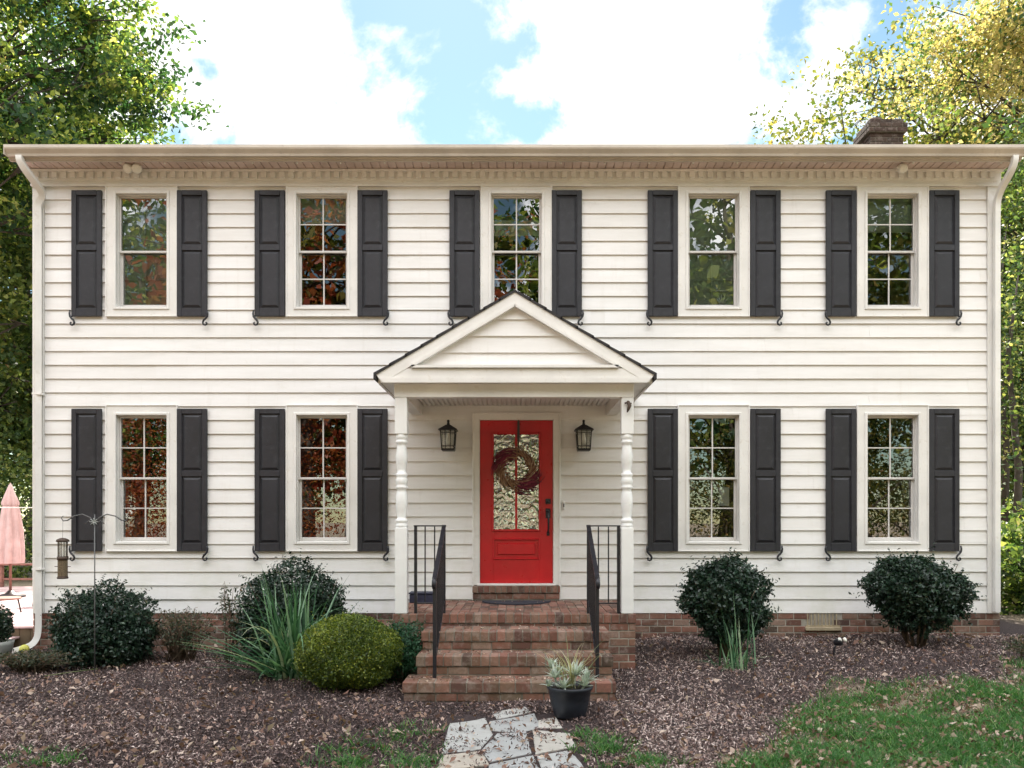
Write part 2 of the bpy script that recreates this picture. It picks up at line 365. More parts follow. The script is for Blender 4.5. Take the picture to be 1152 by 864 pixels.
# ------------------------------------------------------------------ terrain
def sst(a, b, x):
    t = np.clip((x-a)/(b-a), 0, 1); return t*t*(3-2*t)
def gh(x, y):
    x = np.asarray(x, float); y = np.asarray(y, float)
    h = .23*sst(-.5, 2.2, x)*sst(-3.2, -.4, y)
    h = h+.05*sst(-1.5, -4, x)*sst(-2.8, -1.0, y)*(1-sst(-5.2, -6.2, x)*0)
    h = h+.012*np.sin(x*3.1+1.3*np.sin(y*2.2))+.010*np.sin(y*4.3+x*1.7)+.02*np.sin(x*.9+.4)*np.sin(y*.7)
    h = h-.06*np.exp(-((x+.1)/1.0)**2)*sst(-2.2, -3.0, y)*.4
    far = sst(-9, -60, y); h = h+far*1.5*np.sin(x*.05)*.3
    return h
xs = np.concatenate([-np.geomspace(300, 14.5, 30), np.arange(-14, 14.01, .14), np.geomspace(14.5, 300, 30)])
ys = np.concatenate([-np.geomspace(300, 14.5, 30), np.arange(-14, 3.01, .12), np.geomspace(3.3, 600, 40)])
GX, GY = np.meshgrid(xs, ys); GZ = gh(GX, GY)
nx, ny = len(xs), len(ys)
V = np.stack([GX, GY, GZ], -1).reshape(-1, 3)
ii = (np.arange(ny-1)[:, None]*nx+np.arange(nx-1)[None]).reshape(-1)
F = np.stack([ii, ii+1, ii+1+nx, ii+nx], 1)
me = bpy.data.meshes.new('ground'); me.from_pydata(V.tolist(), [], F.tolist()); me.materials.append(M['ground'])
me.polygons.foreach_set('use_smooth', [True]*len(F))
def lawn_mask(x, y):
    # right lawn boundary, in metres
    x = np.asarray(x, float); y = np.asarray(y, float)
    wob = .18*np.sin(x*2.3+y)+.12*np.sin(x*5.1+2*y)+.08*np.sin(11*x-3*y)
    edge = np.interp(x, [1.2, 1.6, 2.3, 3.2, 4.5, 5.2, 6.5, 9], [-5.4, -4.4, -3.1, -2.35, -2.0, -1.9, -1.5, -1.2])
    a = sst(.25, -.35, (y+wob-edge))
    a = a*(x > 1.0)
    b = sst(-7.2, -8.5, y+wob)       # lawn beyond the beds, round and behind the camera
    c = sst(-6.6, -7.5, x+wob)
    e = sst(6.8, 7.5, x)
    f = sst(3, 5, y)
    return np.clip(np.maximum.reduce([a, b, c, e, f]), 0, 1)
at_ = me.attributes.new('lawn', 'FLOAT', 'POINT'); at_.data.foreach_set('value', lawn_mask(V[:, 0], V[:, 1]).astype(np.float32))
tag(link('ground', me), kind='structure')

# ------------------------------------------------------------------ HOUSE
house = thing('house', 'two storey cream clapboard house with dark shutters and a gabled porch', 'house', (0, 0, 0))
HX0, HX1 = wx(38), wx(1123)
WINX = [(121, 201), (323, 403), (541, 621), (762, 842), (963, 1042)]
UP = (208, 357); LO = (456, 620)
openings = []   # x0,x1,z0,z1
wins = []
for i, (a, b) in enumerate(WINX):
    cx = (wx(a)+wx(b))/2
    wins.append((cx, wz(UP[1]), wz(UP[0]), i, 'up'))
    if i != 2: wins.append((cx, wz(LO[1]), wz(LO[0]), i, 'lo'))
WW = 80/90; CW = .125
for cx, z0, z1, i, k in wins: openings.append((cx-WW/2+CW, cx+WW/2-CW, z0+CW-.01, z1-CW))
DX0, DX1, DZ0, DZ1 = wx(540), wx(622), .881, wz(473)
openings.append((DX0-.01, DX1+.01, .4, DZ1+.01))
# clapboards
mb = MB(); Z0, CH = .51, .17197; SX0, SX1 = HX0+.15, HX1-.155; TOPZ = wz(211)
k = 0
while Z0+k*CH < TOPZ-.01:
    z0 = Z0+k*CH; z1 = min(z0+CH, TOPZ)
    zz = sorted({z0, z1, *[z for o in openings for z in o[2:] if z0 < z < z1]})
    def yat(z): return -.024+.019*(z-z0)/CH
    seams = sorted(random.uniform(SX0, SX1) for _ in range(3))
    for za, zb in zip(zz[:-1], zz[1:]):
        cuts = sorted([(o[0], o[1]) for o in openings if o[2] <= za+1e-6 and o[3] >= zb-1e-6])
        x = SX0; segs = []
        for a, b in cuts:
            if a > x: segs.append((x, a))
            x = b
        segs.append((x, SX1))
        for a, b in segs:
            pts = [a]+[q for q in seams if a < q < b]+[b]
            for si_, (p, q) in enumerate(zip(pts[:-1], pts[1:])):
                r = random.Random(k*131+int(p*10)).random()
                n = max(1, int((q-p)/.6)); dy = -.0025*(si_ % 2)
                if si_ % 2:
                    for e_ in (p, q): mb.add([(e_, yat(za)+dy, za), (e_, yat(za)+.001, za), (e_, yat(zb)+.001, zb), (e_, yat(zb)+dy, zb)], [(0, 1, 2, 3)], 1)
                for j in range(n):
                    xa = p+(q-p)*j/n; xb = p+(q-p)*(j+1)/n
                    mb.add([(xa, yat(za)+dy, za), (xb, yat(za)+dy, za), (xb, yat(zb)+dy, zb), (xa, yat(zb)+dy, zb)], [(0, 1, 2, 3)], r)
                if za == z0:
                    mb.add([(p, -.024, z0), (q, -.024, z0), (q, -.004, z0), (p, -.004, z0)], [(0, 3, 2, 1)], r)
                    mb.add([(p, -.004, z0+.0005), (q, -.004, z0+.0005), (q, .02, z0+.0005), (p, .02, z0+.0005)], [(0, 3, 2, 1)], r)
    k += 1
me = bpy.data.meshes.new('clapboard_wall'); me.from_pydata(mb.v, [], mb.f); me.materials.append(M['siding'])
me.attributes.new('rnd', 'FLOAT', 'FACE').data.foreach_set('value', mb.r); me.update()
link('clapboard_wall', me, house)
# sheathing behind: solid wall pieces around the openings
mb = MB()
zz = sorted({.1, 6.1, *[z for o in openings for z in o[2:]]})
for za, zb in zip(zz[:-1], zz[1:]):
    x = HX0+.01
    for a, b in sorted([(o[0], o[1]) for o in openings if o[2] <= za+1e-6 and o[3] >= zb-1e-6]):
        mb.box(x, a, .002, .15, za, zb); x = b
    mb.box(x, HX1-.01, .002, .15, za, zb)
HD = 8.2
mb.box(HX0+.01, HX0+.16, .15, HD, .1, 6.1); mb.box(HX1-.16, HX1-.01, .15, HD, .1, 6.1); mb.box(HX0+.16, HX1-.16, HD-.15, HD, .1, 6.1)
# gable ends
for xa, xb in ((HX0+.01, HX0+.16), (HX1-.16, HX1-.01)): mb.prism_x([(0.0, 6.1), (HD, 6.1), (HD/2, 6.1+.42*HD/2)], xa, xb)
mb.build('side_wall', M['siding'], house)
mb = MB(); mb.box(HX0+.16, HX1-.16, .15, HD-.15, 3.35, 3.6); mb.box(HX0+.16, HX1-.16, .15, HD-.15, .6, .7); mb.box(HX0+.16, HX1-.16, .15, HD-.15, 6.0, 6.08)
mb.box(HX0+.16, HX1-.16, 2.6, 2.7, .7, 6.0)
for x in (-3.9, -1.7, 1.6, 3.6): mb.box(x-.05, x+.05, .151, 2.6, .7, 6.0)
mb.build('interior_partition', M['dark'], house)
# corner boards
for (a, b) in ((HX0, HX0+.15), (HX1-.155, HX1)):
    mb = MB(); mb.box(a, b, -.032, .01, .505, TOPZ+.02, ch=.004); mb.box(a+(.138 if a < 0 else 0), b-(0 if a < 0 else .143), -.04, -.02, .51, TOPZ, ch=.003)
    mb.build('corner_board', M['trim'], house)
# frieze and dentils
mb = MB()
mb.box(HX0-.01, HX1+.01, -.045, .002, wz(211), 6.03); mb.box(HX0-.01, HX1+.01, -.06, -.04, wz(211)-.004, wz(208.5), ch=.004)
mb.box(HX0-.02, HX1+.02, -.085, -.04, wz(196), 6.028, ch=.006)
frz = mb.build('frieze_board', M['trim'], house)
mb = MB(); mb.box(HX0+.02, HX1-.02, -.0565, -.043, wz(205.5), wz(196)+.001)
n = int((HX1-HX0)/.113)
for i in range(n):
    x = HX0+.04+i*.113; mb.box(x, x+.066, -.085, -.056, wz(202.8), wz(196)-.001, ch=.004)
mb.build('dentil_moulding', M['trim'], house)
# soffit: individual vee boards
GXL, GXR = -6.14, 6.07; OV = -.32
mb = MB(); x = GXL+.01
while x < GXR-.02:
    e = min(x+.1, GXR-.01); mb.box(x+.003, e-.003, OV, -.03, 6.032, 6.045, ch=.003); x += .103
mb.box(GXL, GXR, OV, 0, 6.046, 6.06)
mb.build('soffit', M['soffit'], house)
mb = MB(); mb.box(GXL, GXR, OV-.025, OV+.001, 6.0, 6.17, ch=.004); mb.box(GXL, GXR, OV-.045, OV-.025, 6.015, 6.04, ch=.004)
mb.build('fascia', M['gutter'], house)
# K style gutter
gy = OV-.026
prof = [(gy, 6.155), (gy, 6.035), (gy-.065, 6.035), (gy-.072, 6.06), (gy-.085, 6.075), (gy-.108, 6.10), (gy-.115, 6.115), (gy-.115, 6.15), (gy-.10, 6.15), (gy-.10, 6.115), (gy-.06, 6.05), (gy-.01, 6.05), (gy-.01, 6.155)]
mb = MB(); mb.prism_x(prof, GXL, GXR); mb.build('gutter', M['gutter'], house)
mb = MB()
mb.box(GXL-.002, GXL+.004, gy-.112, gy-.002, 6.037, 6.15); mb.build('gutter_end_cap', M['gutter'], house); mb = MB(); mb.box(GXR-.004, GXR+.002, gy-.112, gy-.002, 6.037, 6.15)
mb.build('gutter_end_cap', M['gutter'], house)
# roof
mb = MB(); ridge = 6.16+.42*(HD/2+.32)
for s_ in (0, 1):
    y0 = OV-.09 if s_ == 0 else HD+.4; z0 = 6.155 if s_ == 0 else 6.155
    for kx in range(24):
        t0 = kx/24; t1 = (kx+1)/24+.004
        ya = y0+(HD/2-y0)*t0; yb = y0+(HD/2-y0)*t1; za = z0+(ridge-z0)*t0; zb = z0+(ridge-z0)*t1
        mb.add([(GXL, ya, za+.018), (GXR, ya, za+.018), (GXR, yb, zb+.006), (GXL, yb, zb+.006), (GXL, ya, za), (GXR, ya, za), (GXR, yb, zb), (GXL, yb, zb)],
               [(0, 1, 2, 3), (4, 7, 6, 5), (0, 4, 5, 1), (0, 3, 7, 4), (1, 5, 6, 2)])
roof = mb.build('roof', M['shingle'], house)

# brick helper: wall in plane of constant y, facing -y
def brickwall(mb, mo, x0, x1, z0, z1, y, th=.09, bl=.2, bh=.07, j=.012, holes=()):
    mo.box(x0+.004, x1-.004, y+.007, y+th+.02, z0, z1-.004)
    z = z1; row = 0
    while z > z0+.01:
        za = max(z-bh, z0); x = x0-(0 if row % 2 else bl/2); 
        while x < x1-.01:
            a = max(x, x0); b = min(x+bl-j, x1)
            if b-a > .02 and not any(h[0] < (a+b)/2 < h[1] and h[2] < (za+z)/2 < h[3] for h in holes):
                dy = random.uniform(-.002, .003); mb.box(a, b, y+dy, y+th, za+random.uniform(-.001, .001), z, ch=.004)
            x += bl
        z -= bh+j; row += 1
def brickwall_x(mb, mo, y0, y1, z0, z1, x, side, th=.09, bl=.2, bh=.07, j=.012):
    xa, xb = (x-.09, x) if side > 0 else (x, x+.09)
    mo.box(min(xa, xb)+.007, max(xa, xb)-.007, y0+.004, y1, z0, z1-.004)
    z = z1; row = 0
    while z > z0+.01:
        za = max(z-bh, z0); y = y0-(0 if row % 2 else bl/2)
        while y < y1-.01:
            a = max(y, y0); b = min(y+bl-j, y1)
            if b-a > .02: mb.box(xa, xb, a, b, za, z, ch=.004)
            y += bl
        z -= bh+j; row += 1
fnd = MB(); mo = MB()
vent = (wx(906), wx(944), wz(705), wz(689))
brickwall(fnd, mo, HX0+.0, HX1+.01, -.25, .505, -.02, holes=[vent])
brickwall_x(fnd, mo, -.02, HD, -.25, .505, HX1+.01, 1)
fo = fnd.build('brick_foundation', M['brick'], house); mo.build('foundation_mortar', M['mortar'], fo)
mb = MB()
for k in range(9):
    x = vent[0]+.015+k*.045; mb.box(x, x+.012, -.025, -.008, vent[2]+.02, vent[3]-.01)
mb.box(vent[0], vent[1], -.022, -.01, vent[2], vent[2]+.02); mb.box(vent[0]-.01, vent[1]+.01, -.05, -.01, vent[2]-.045, vent[2]-.002, ch=.005)
mb.build('foundation_vent', M['vent'], house)

# chimney (its own thing on the gable end)
chim = thing('chimney', 'brick chimney coloured dark as in shade, rising behind the right end of the roof', 'chimney', (0, 0, 0))
cm = MB(); mo = MB(); cxa, cxb, cya, cyb = 6.14, 6.72, 3.95, 4.5
def brickstack(mb, mo, xa, xb, ya, yb, z0, z1):
    z = z1; row = 0; mo.box(xa+.01, xb-.01, ya+.01, yb-.01, z0, z1-.005)
    while z > z0+.01:
        za = max(z-.068, z0); off = .1 if row % 2 else 0
        for (u0, u1, ax) in ((xa, xb, 'x'), (ya+.082, yb-.082, 'y')):
            u = u0-off
            while u < u1-.01:
                a = max(u, u0); b = min(u+.19, u1)
                if b-a > .02:
                    if ax == 'x': mb.box(a, b, ya, ya+.08, za, z, ch=.004); mb.box(a, b, yb-.08, yb, za, z, ch=.004)
                    else: mb.box(xa-.002, xa+.08, a, b, za, z, ch=.004); mb.box(xb-.08, xb+.002, a, b, za, z, ch=.004)
                u += .2
        z -= .08; row += 1
brickstack(cm, mo, cxa, cxb, cya, cyb, 0, 8.42)
st = cm.build('stack', M['chim'], chim); mo.build('mortar', M['mortard'], st)
cm = MB(); mo = MB(); brickstack(cm, mo, cxa-.05, cxb+.05, cya-.05, cyb+.05, 8.425, 8.58); brickstack(cm, mo, cxa-.01, cxb+.01, cya-.01, cyb+.01, 8.585, 8.66)
st = cm.build('corbelled_cap', M['chim'], chim); mo.build('mortar', M['mortard'], st)
mb = MB(); mb.lathe([(.12, 0), (.13, .1), (.12, .12), (.1, .12), (.09, .0)], cxa+.2, cya+.28, 8.66, 16); mb.build('flue_tile', M['chim'], chim)

# windows --------------------------------------------------------
def make_window_meshes(h):
    w2 = WW/2; o = {}
    mb = MB()
    for (a, b, c, d) in ((-w2, -w2+CW, 0, h), (w2-CW, w2, 0, h), (-w2+CW, w2-CW, 0, CW-.01), (-w2+CW, w2-CW, h-CW, h)):
        mb.box(a, b, -.045, 0, c, d)
    e = .014  # raised outer lip and inner bead
    for (a, b, c, d) in ((-w2-.004, -w2+e, -.004, h+.004), (w2-e, w2+.004, -.004, h+.004), (-w2+e, w2-e, -.004, e), (-w2+e, w2-e, h-e, h+.004)):
        mb.box(a, b, -.056, -.001, c, d, ch=.004)
    i = CW-.03
    for (a, b, c, d) in ((-w2+i, -w2+CW+.004, i-.01, h-i), (w2-CW-.004, w2-i, i-.01, h-i), (-w2+CW+.004, w2-CW-.004, i-.01, CW-.006), (-w2+CW+.004, w2-CW-.004, h-CW-.004, h-i)):
        mb.box(a, b, -.058, -.001, c, d, ch=.006)
    # jamb liner
    for (a, b, c, d) in ((-w2+CW, -w2+CW+.012, CW-.01, h-CW), (w2-CW-.012, w2-CW, CW-.01, h-CW), (-w2+CW+.012, w2-CW-.012, CW-.01, CW+.004), (-w2+CW+.012, w2-CW-.012, h-CW-.012, h-CW)):
        mb.box(a, b, .001, .13, c, d)
    o['casing'] = mb.mesh('window', M['trim'])
    xa, xb = -w2+CW+.012, w2-CW-.012; za, zb = CW+.004, h-CW-.012; zm = (za+zb)/2
    def sash(z0, z1, y, st, br, tr):
        mb = MB()
        mb.box(xa, xa+st, y, y+.03, z0, z1, ch=.004); mb.box(xb-st, xb, y, y+.03, z0, z1, ch=.004)
        mb.box(xa+st, xb-st, y, y+.03, z0, z0+br, ch=.004); mb.box(xa+st, xb-st, y, y+.03, z1-tr, z1, ch=.004)
        return mb
    mb = sash(zm-.012, zb, .02, .022, .028, .022); o['upper'] = mb.mesh('upper_sash', M['sash'])
    mb = sash(za, zm+.016, .056, .03, .042, .02); o['lower'] = mb.mesh('lower_sash', M['sash'])
    for key, (z0, z1, y, st, br, tr) in {'u': (zm-.012, zb, .02, .022, .028, .022), 'l': (za, zm+.016, .056, .03, .042, .02)}.items():
        x0, x1 = xa+st, xb-st; c, d = z0+br, z1-tr
        mb = MB(); mb.box((x0+x1)/2-.008, (x0+x1)/2+.008, y+.006, y+.022, c, d); q = (c+d)/2
        mb.box(x0, (x0+x1)/2-.008, y+.006, y+.022, q-.007, q+.007); mb.box((x0+x1)/2+.008, x1, y+.006, y+.022, q-.007, q+.007)
        o['m'+key] = mb.mesh('muntin', M['sash'])
        mb = MB(); mb.box((x0+x1)/2-.007, (x0+x1)/2+.007, y+.018, y+.025, c, d); 
        mb.box(x0, (x0+x1)/2-.008, y+.018, y+.024, q-.006, q+.006); mb.box((x0+x1)/2+.008, x1, y+.018, y+.024, q-.006, q+.006)
        o['n'+key] = mb.mesh('muntin', M['shade'])
        for g in ('glass', 'glassup'):
            mb = MB(); mb.add([(x0-.005, y+.014, c-.005), (x1+.005, y+.014, c-.005), (x1+.005, y+.014, d+.005), (x0-.005, y+.014, d+.005)], [(0, 1, 2, 3)])
            me = bpy.data.meshes.new('pane'); me.from_pydata(mb.v, [], mb.f); me.materials.append(M[g]); o['p'+key+g] = me
    o['z'] = (za, zb, zm, xa, xb)
    return o
WM = {'up': make_window_meshes(wz(UP[0])-wz(UP[1])), 'lo': make_window_meshes(wz(LO[0])-wz(LO[1]))}
SH = {}
def shutter_mesh(h, w=.375):
    mb = MB(); st = .062; y0, y1 = -.062, -.03
    mb.box(0, st, y0, y1, 0, h, ch=.005); mb.box(w-st, w, y0, y1, 0, h, ch=.005)
    zmid = h*.545
    for a, b in ((0, .10), (zmid-.035, zmid+.035), (h-.062, h)): mb.box(st, w-st, y0, y1, a, b, ch=.003)
    mb.box(st-.01, w-st+.01, -.042, -.031, .05, h-.03)
    for a, b in ((.10, zmid-.035), (zmid+.035, h-.062)):   # raised panels
        i, j = .012, .040; x0, x1 = st+i, w-st-i; z0, z1 = a+i, b-i
        vs = [(x0, -.043, z0), (x1, -.043, z0), (x1, -.043, z1), (x0, -.043, z1), (x0+j-i, -.058, z0+j-i), (x1-j+i, -.058, z0+j-i), (x1-j+i, -.058, z1-j+i), (x0+j-i, -.058, z1-j+i)]
        mb.add(vs, [(4, 5, 6, 7), (0, 1, 5, 4), (1, 2, 6, 5), (2, 3, 7, 6), (3, 0, 4, 7)])
    return mb.mesh('shutter', M['shutter'])
SH['up'] = shutter_mesh(wz(216)-wz(357)); SH['lo'] = shutter_mesh(wz(460.5)-wz(620))
def hook_mesh(s):
    P = [(-.010, .07), (-.016, .03), (-.010, -.005), (.010, -.032), (.032, -.052), (.044, -.078), (.037, -.104), (.016, -.114), (-.004, -.105), (-.007, -.088), (.006, -.080)]
    mb = MB(); mb.tube([(s*x, -.07, z) for x, z in P], [.010, .012, .013, .013, .013, .012, .012, .011, .010, .010, .012], 8)
    mb.tube([(s*-.003, -.03, .0), (s*-.003, -.072, .0)], .006, 6)
    return mb.mesh('shutter_dog', M['iron'])
HK = {1: hook_mesh(1), -1: hook_mesh(-1)}
wcopy = {}
JIT = {(0, 'up'): 0, (1, 'up'): .0, (4, 'up'): .0, (0, 'lo'): 0, (4, 'lo'): .0}
for cx, z0, z1, i, kd in wins:
    z0 += JIT.get((i, kd), 0); m = WM[kd]
    wo_ = link('window', m['casing'], house, (cx, 0, z0))
    rip = kd == 'up' and i in (0, 3)
    for ky, nm in (('upper', 'upper_sash'), ('lower', 'lower_sash')): link(nm, m[ky], wo_)
    for ky in 'ul': link('muntin', m[('n' if rip else 'm')+ky], wo_); link('pane', m['p'+ky+('glassup' if kd == 'up' else 'glass')], wo_)
    za, zb, zm, xa, xb = m['z']
    drop = {(0, 'up'): (za, zb), (3, 'up'): (za, zb), (1, 'up'): (zb-.33, zb), (4, 'up'): (zb-.42, zb), (2, 'up'): (zb-.46, zb-.27)}.get((i, kd))
    if drop:
        mb = MB(); z = drop[0]
        while z < drop[1]-.01:
            z2 = min(z+.05, drop[1]); mb.add([(xa, .115, z), (xb, .115, z), (xb, .10, z2), (xa, .10, z2)], [(0, 1, 2, 3)]); mb.add([(xa, .115, z2), (xb, .115, z2), (xb, .10, z2), (xa, .10, z2)], [(0, 1, 2, 3)]); z = z2
        mb.build('window_shade', M['shade'], wo_)
    if (i, kd) == (3, 'lo'):
        mb = MB(); mb.box(.10, .23, .10, .104, .57, .80); mb.build('taped_paper', M['paper'], wo_)
    if (i, kd) == (3, 'up'):
        mb = MB()
        for k_, (dx, ln, an) in enumerate([(-.04, .07, .5), (-.02, .10, .2), (.0, .11, 0), (.02, .10, -.25), (.045, .07, -.7)]):
            bx = .13; bz = CW+.07
            mb.tube([(bx+dx*.5, .088, bz), (bx+dx*.9-math.sin(an)*ln*.5, .088, bz+ln*.6), (bx+dx-math.sin(an)*ln*.8, .088, bz+ln)], [.012, .010, .005], 6)
        mb.tube([(.02, .088, CW+.2), (.08, .088, CW+.235), (.15, .088, CW+.23), (.22, .088, CW+.235)], [.004, .008, .008, .003], 6)
        mb.build('white_figurine', M['paper'], wo_)
for i, (a, b) in enumerate(WINX):
    sx = {0: (83, 201), 1: (288, 403), 2: (506, 620.5), 3: (728, 843), 4: (927.5, 1043)}[i]
    for kd, zb in (('up', wz(357)), ('lo', wz(620))):
        if kd == 'lo' and i == 2: continue
        zb += JIT.get((i, kd), 0)
        for s_, x in ((1, sx[0]), (-1, sx[1])):
            sh = link('shutter', SH[kd], house, (wx(x), 0, zb))
            link('shutter_dog', HK[s_], sh, (0.002 if s_ == 1 else .373, 0, 0))

# front door ------------------------------------------------------
mb = MB()
dxa, dxb = DX0, DX1; x2a, x2b = wx(532.5), wx(629.5); zt = wz(465.5)
mb.box(x2a, dxa-.012, -.05, .0, DZ0-.02, zt); mb.box(dxb+.012, x2b, -.05, .0, DZ0-.02, zt); mb.box(dxa-.012, dxb+.012, -.05, .0, DZ1+.012, zt)
for a, b, c, d in ((x2a-.012, x2a+.012, .67, zt+.012), (x2b-.012, x2b+.012, .67, zt+.012), (x2a+.012, x2b-.012, zt-.012, zt+.012)): mb.box(a, b, -.062, -.001, c, d, ch=.004)
mb.box(dxa-.03, dxa-.001, -.04, .12, DZ0, DZ1+.012, ch=.003); mb.box(dxb+.001, dxb+.03, -.04, .12, DZ0, DZ1+.012, ch=.003); mb.box(dxa, dxb, -.04, .12, DZ1+.001, DZ1+.03, ch=.003)
mb.box(dxa-.03, dxb+.03, -.09, .12, DZ0-.028, DZ0-.002, ch=.006)
fr = mb.build('door_frame', M['trim'], house)
gx0, gx1, gz0, gz1 = wx(555), wx(606.5), wz(596), wz(488.5)
px0, px1, pz0, pz1 = wx(556), wx(608), wz(628.5), wz(606.5)
mb = MB(); y0, y1 = -.012, .03
mb.box(dxa+.001, gx0, y0, y1, DZ0, DZ1-.001, ch=.002); mb.box(gx1, dxb-.001, y0, y1, DZ0, DZ1-.001, ch=.002)
mb.box(gx0, gx1, y0, y1, gz1, DZ1-.001); mb.box(gx0, gx1, y0, y1, pz1, gz0); mb.box(gx0, gx1, y0, y1, DZ0, pz0)
door = mb.build('front_door', M['red'], house)
tag(door, 'red front door with tall glass light')
mb = MB(); e = .022
for a, b, c, d in ((gx0-e, gx0+.006, gz0-e, gz1+e), (gx1-.006, gx1+e, gz0-e, gz1+e), (gx0+.006, gx1-.006, gz0-e, gz0+.006), (gx0+.006, gx1-.006, gz1-.006, gz1+e)): mb.box(a, b, y0-.016, y0+.001, c, d, ch=.008)
mb.box((gx0+gx1)/2-.014, (gx0+gx1)/2+.014, y0-.01, y0+.012, gz0, gz1, ch=.005)
mb.build('glass_moulding', M['red'], door)
mb = MB(); mb.add([(gx0, .008, gz0), (gx1, .008, gz0), (gx1, .008, gz1), (gx0, .008, gz1)], [(0, 1, 2, 3)])
me = bpy.data.meshes.new('glass_light'); me.from_pydata(mb.v, [], mb.f); me.materials.append(M['doorglass']); link('glass_light', me, door)
mb = MB(); mb.box(gx0, gx1, y0+.008, y1, pz0, pz1)
for a, b, c, d in ((gx0-.012, gx0+.012, pz0-.012, pz1+.012), (gx1-.012, gx1+.012, pz0-.012, pz1+.012), (gx0+.012, gx1-.012, pz0-.012, pz0+.012), (gx0+.012, gx1-.012, pz1-.012, pz1+.012)): mb.box(a, b, y0-.014, y0+.009, c, d, ch=.008)
mb.box(gx0+.05, gx1-.05, y0-.01, y0+.009, pz0+.05, pz1-.05, ch=.009)
mb.build('raised_panel', M['red'], door)
hx = wx(616.5)
mb = MB(); mb.box(hx-.032, hx+.032, y0-.014, y0, wz(567), wz(561), ch=.004); mb.lathe([(.0, 0), (.02, 0), (.02, .02), (0, .02)], hx, y0-.02, wz(565.5), 12); mb.build('deadbolt', M['iron'], door)
mb = MB(); mb.box(hx-.03, hx+.03, y0-.014, y0, wz(583), wz(572), ch=.006)
mb.tube([(hx, y0-.01, wz(575)), (hx, y0-.06, wz(577)), (hx+.004, y0-.065, wz(585)), (hx+.004, y0-.06, wz(594)), (hx, y0-.03, wz(599)), (hx, y0, wz(600))], [.012, .013, .013, .011, .010, .010], 8)
mb.box(hx-.016, hx+.018, y0-.012, y0, wz(602.5), wz(598), ch=.004)
mb.tube([(hx-.012, y0-.02, wz(574.5)), (hx-.012, y0-.06, wz(574.8))], .012, 6)
mb.build('door_handle', M['iron'], door)
mb = MB(); x = wx(634); mb.box(x-.014, x+.014, -.05, -.02, wz(573.5), wz(563.5), ch=.006); mb.build('doorbell_plate', M['trim'], house)
mb = MB(); mb.box(x-.006, x+.006, -.056, -.049, wz(570.5), wz(566.5), ch=.002); mb.build('doorbell_button', M['iron'], house)

# portico ----------------------------------------------------------
PXL, PXR = -1.32, 1.228; PYF = -1.5; PC = (PXL+PXR)/2
zc = 3.10
mb = MB()
mb.box(PXL, PXR, PYF, PYF+.13, 2.975, 3.125, ch=.004)     # front beam
mb.box(PXL, PXL+.13, PYF+.131, -.03, 2.977, 3.125, ch=.004); mb.box(PXR-.13, PXR, PYF+.131, -.03, 2.977, 3.125, ch=.004)
mb.build('porch_beam', M['trim'], house)
mb = MB(); x = PXL+.14
while x < PXR-.15: mb.box(x, x+.044, PYF+.13, -.03, zc-.006, zc+.01, ch=.006); x += .058
mb.box(PXL+.13, PXR-.13, PYF+.13, -.03, zc+.011, zc+.02)
mb.build('porch_ceiling', M['trim'], house)
AX = (-.035, 4.085); EL = (-1.515, 3.205); ER = (1.45, 3.20)  # shingle outline
yf = -1.60
slp = (AX[1]-EL[1])/(AX[0]-EL[0]); nn = math.hypot(1, slp)
mb = MB(); th = .028
# two shingle slabs, extruded back to the wall, drawn as stacked courses
for (E, s_) in ((EL, -1), (ER, 1)):
    n_ = 9
    for k in range(n_):
        t0, t1 = k/n_, (k+1)/n_+.01
        a = (E[0]+(AX[0]-E[0])*t0, E[1]+(AX[1]-E[1])*t0); b = (E[0]+(AX[0]-E[0])*min(t1, 1), E[1]+(AX[1]-E[1])*min(t1, 1))
        l = .010
        mb.prism_y([(a[0]+s_*l*.5, a[1]+l), (b[0], b[1]+.002), (b[0], b[1]-th*.8), (a[0], a[1]-th*.8)], yf-.012, -.02)
sh_ = mb.build('porch_roof', M['shingle'], house)
# sloped roof deck + soffit under eaves
mb = MB()
def off(P, dx, dz): return (P[0]+dx, P[1]+dz)
tz = .022
# rake boards: outer band (wide) and inner moulding; horizontal base band
rw = .125
def rake(w0, w1, y0, y1):
    """band between vertical offsets w0..w1 below the shingle line"""
    bz = 3.115
    for E, s_ in ((EL, -1), (ER, 1)):
        z = lambda x: AX[1]-abs(x-AX[0])*slp
        xo0 = AX[0]+s_*((AX[1]-w0)-bz)/slp; xo1 = AX[0]+s_*((AX[1]-w1)-bz)/slp
        xe = E[0]-s_*.025
        pl_ = [(AX[0], AX[1]-w0), (xe, z(xe)-w0), (xe-s_*.05, bz)]
        if abs(xo1-AX[0]) < abs(xe-s_*.05-AX[0]): pl_.append((xo1, bz))
        mb.prism_y(pl_+[(AX[0], AX[1]-w1)], y0, y1)
rake(.023, .145, yf, yf+.10)
mb.build('rake_board', M['trim'], house)
mb = MB()
zi = AX[1]-.145
bx0 = AX[0]-(zi-3.245)/slp; bx1 = AX[0]+(zi-3.245)/slp
mb.prism_y([(EL[0]+.10, 3.112), (ER[0]-.10, 3.112), (ER[0]-.05, 3.162), (EL[0]+.05, 3.162)], yf-.012, yf+.11)
mb.prism_y([(EL[0]+.06, 3.163), (ER[0]-.06, 3.163), (ER[0]-.22, 3.262), (EL[0]+.22, 3.262)], yf+.004, yf+.1)
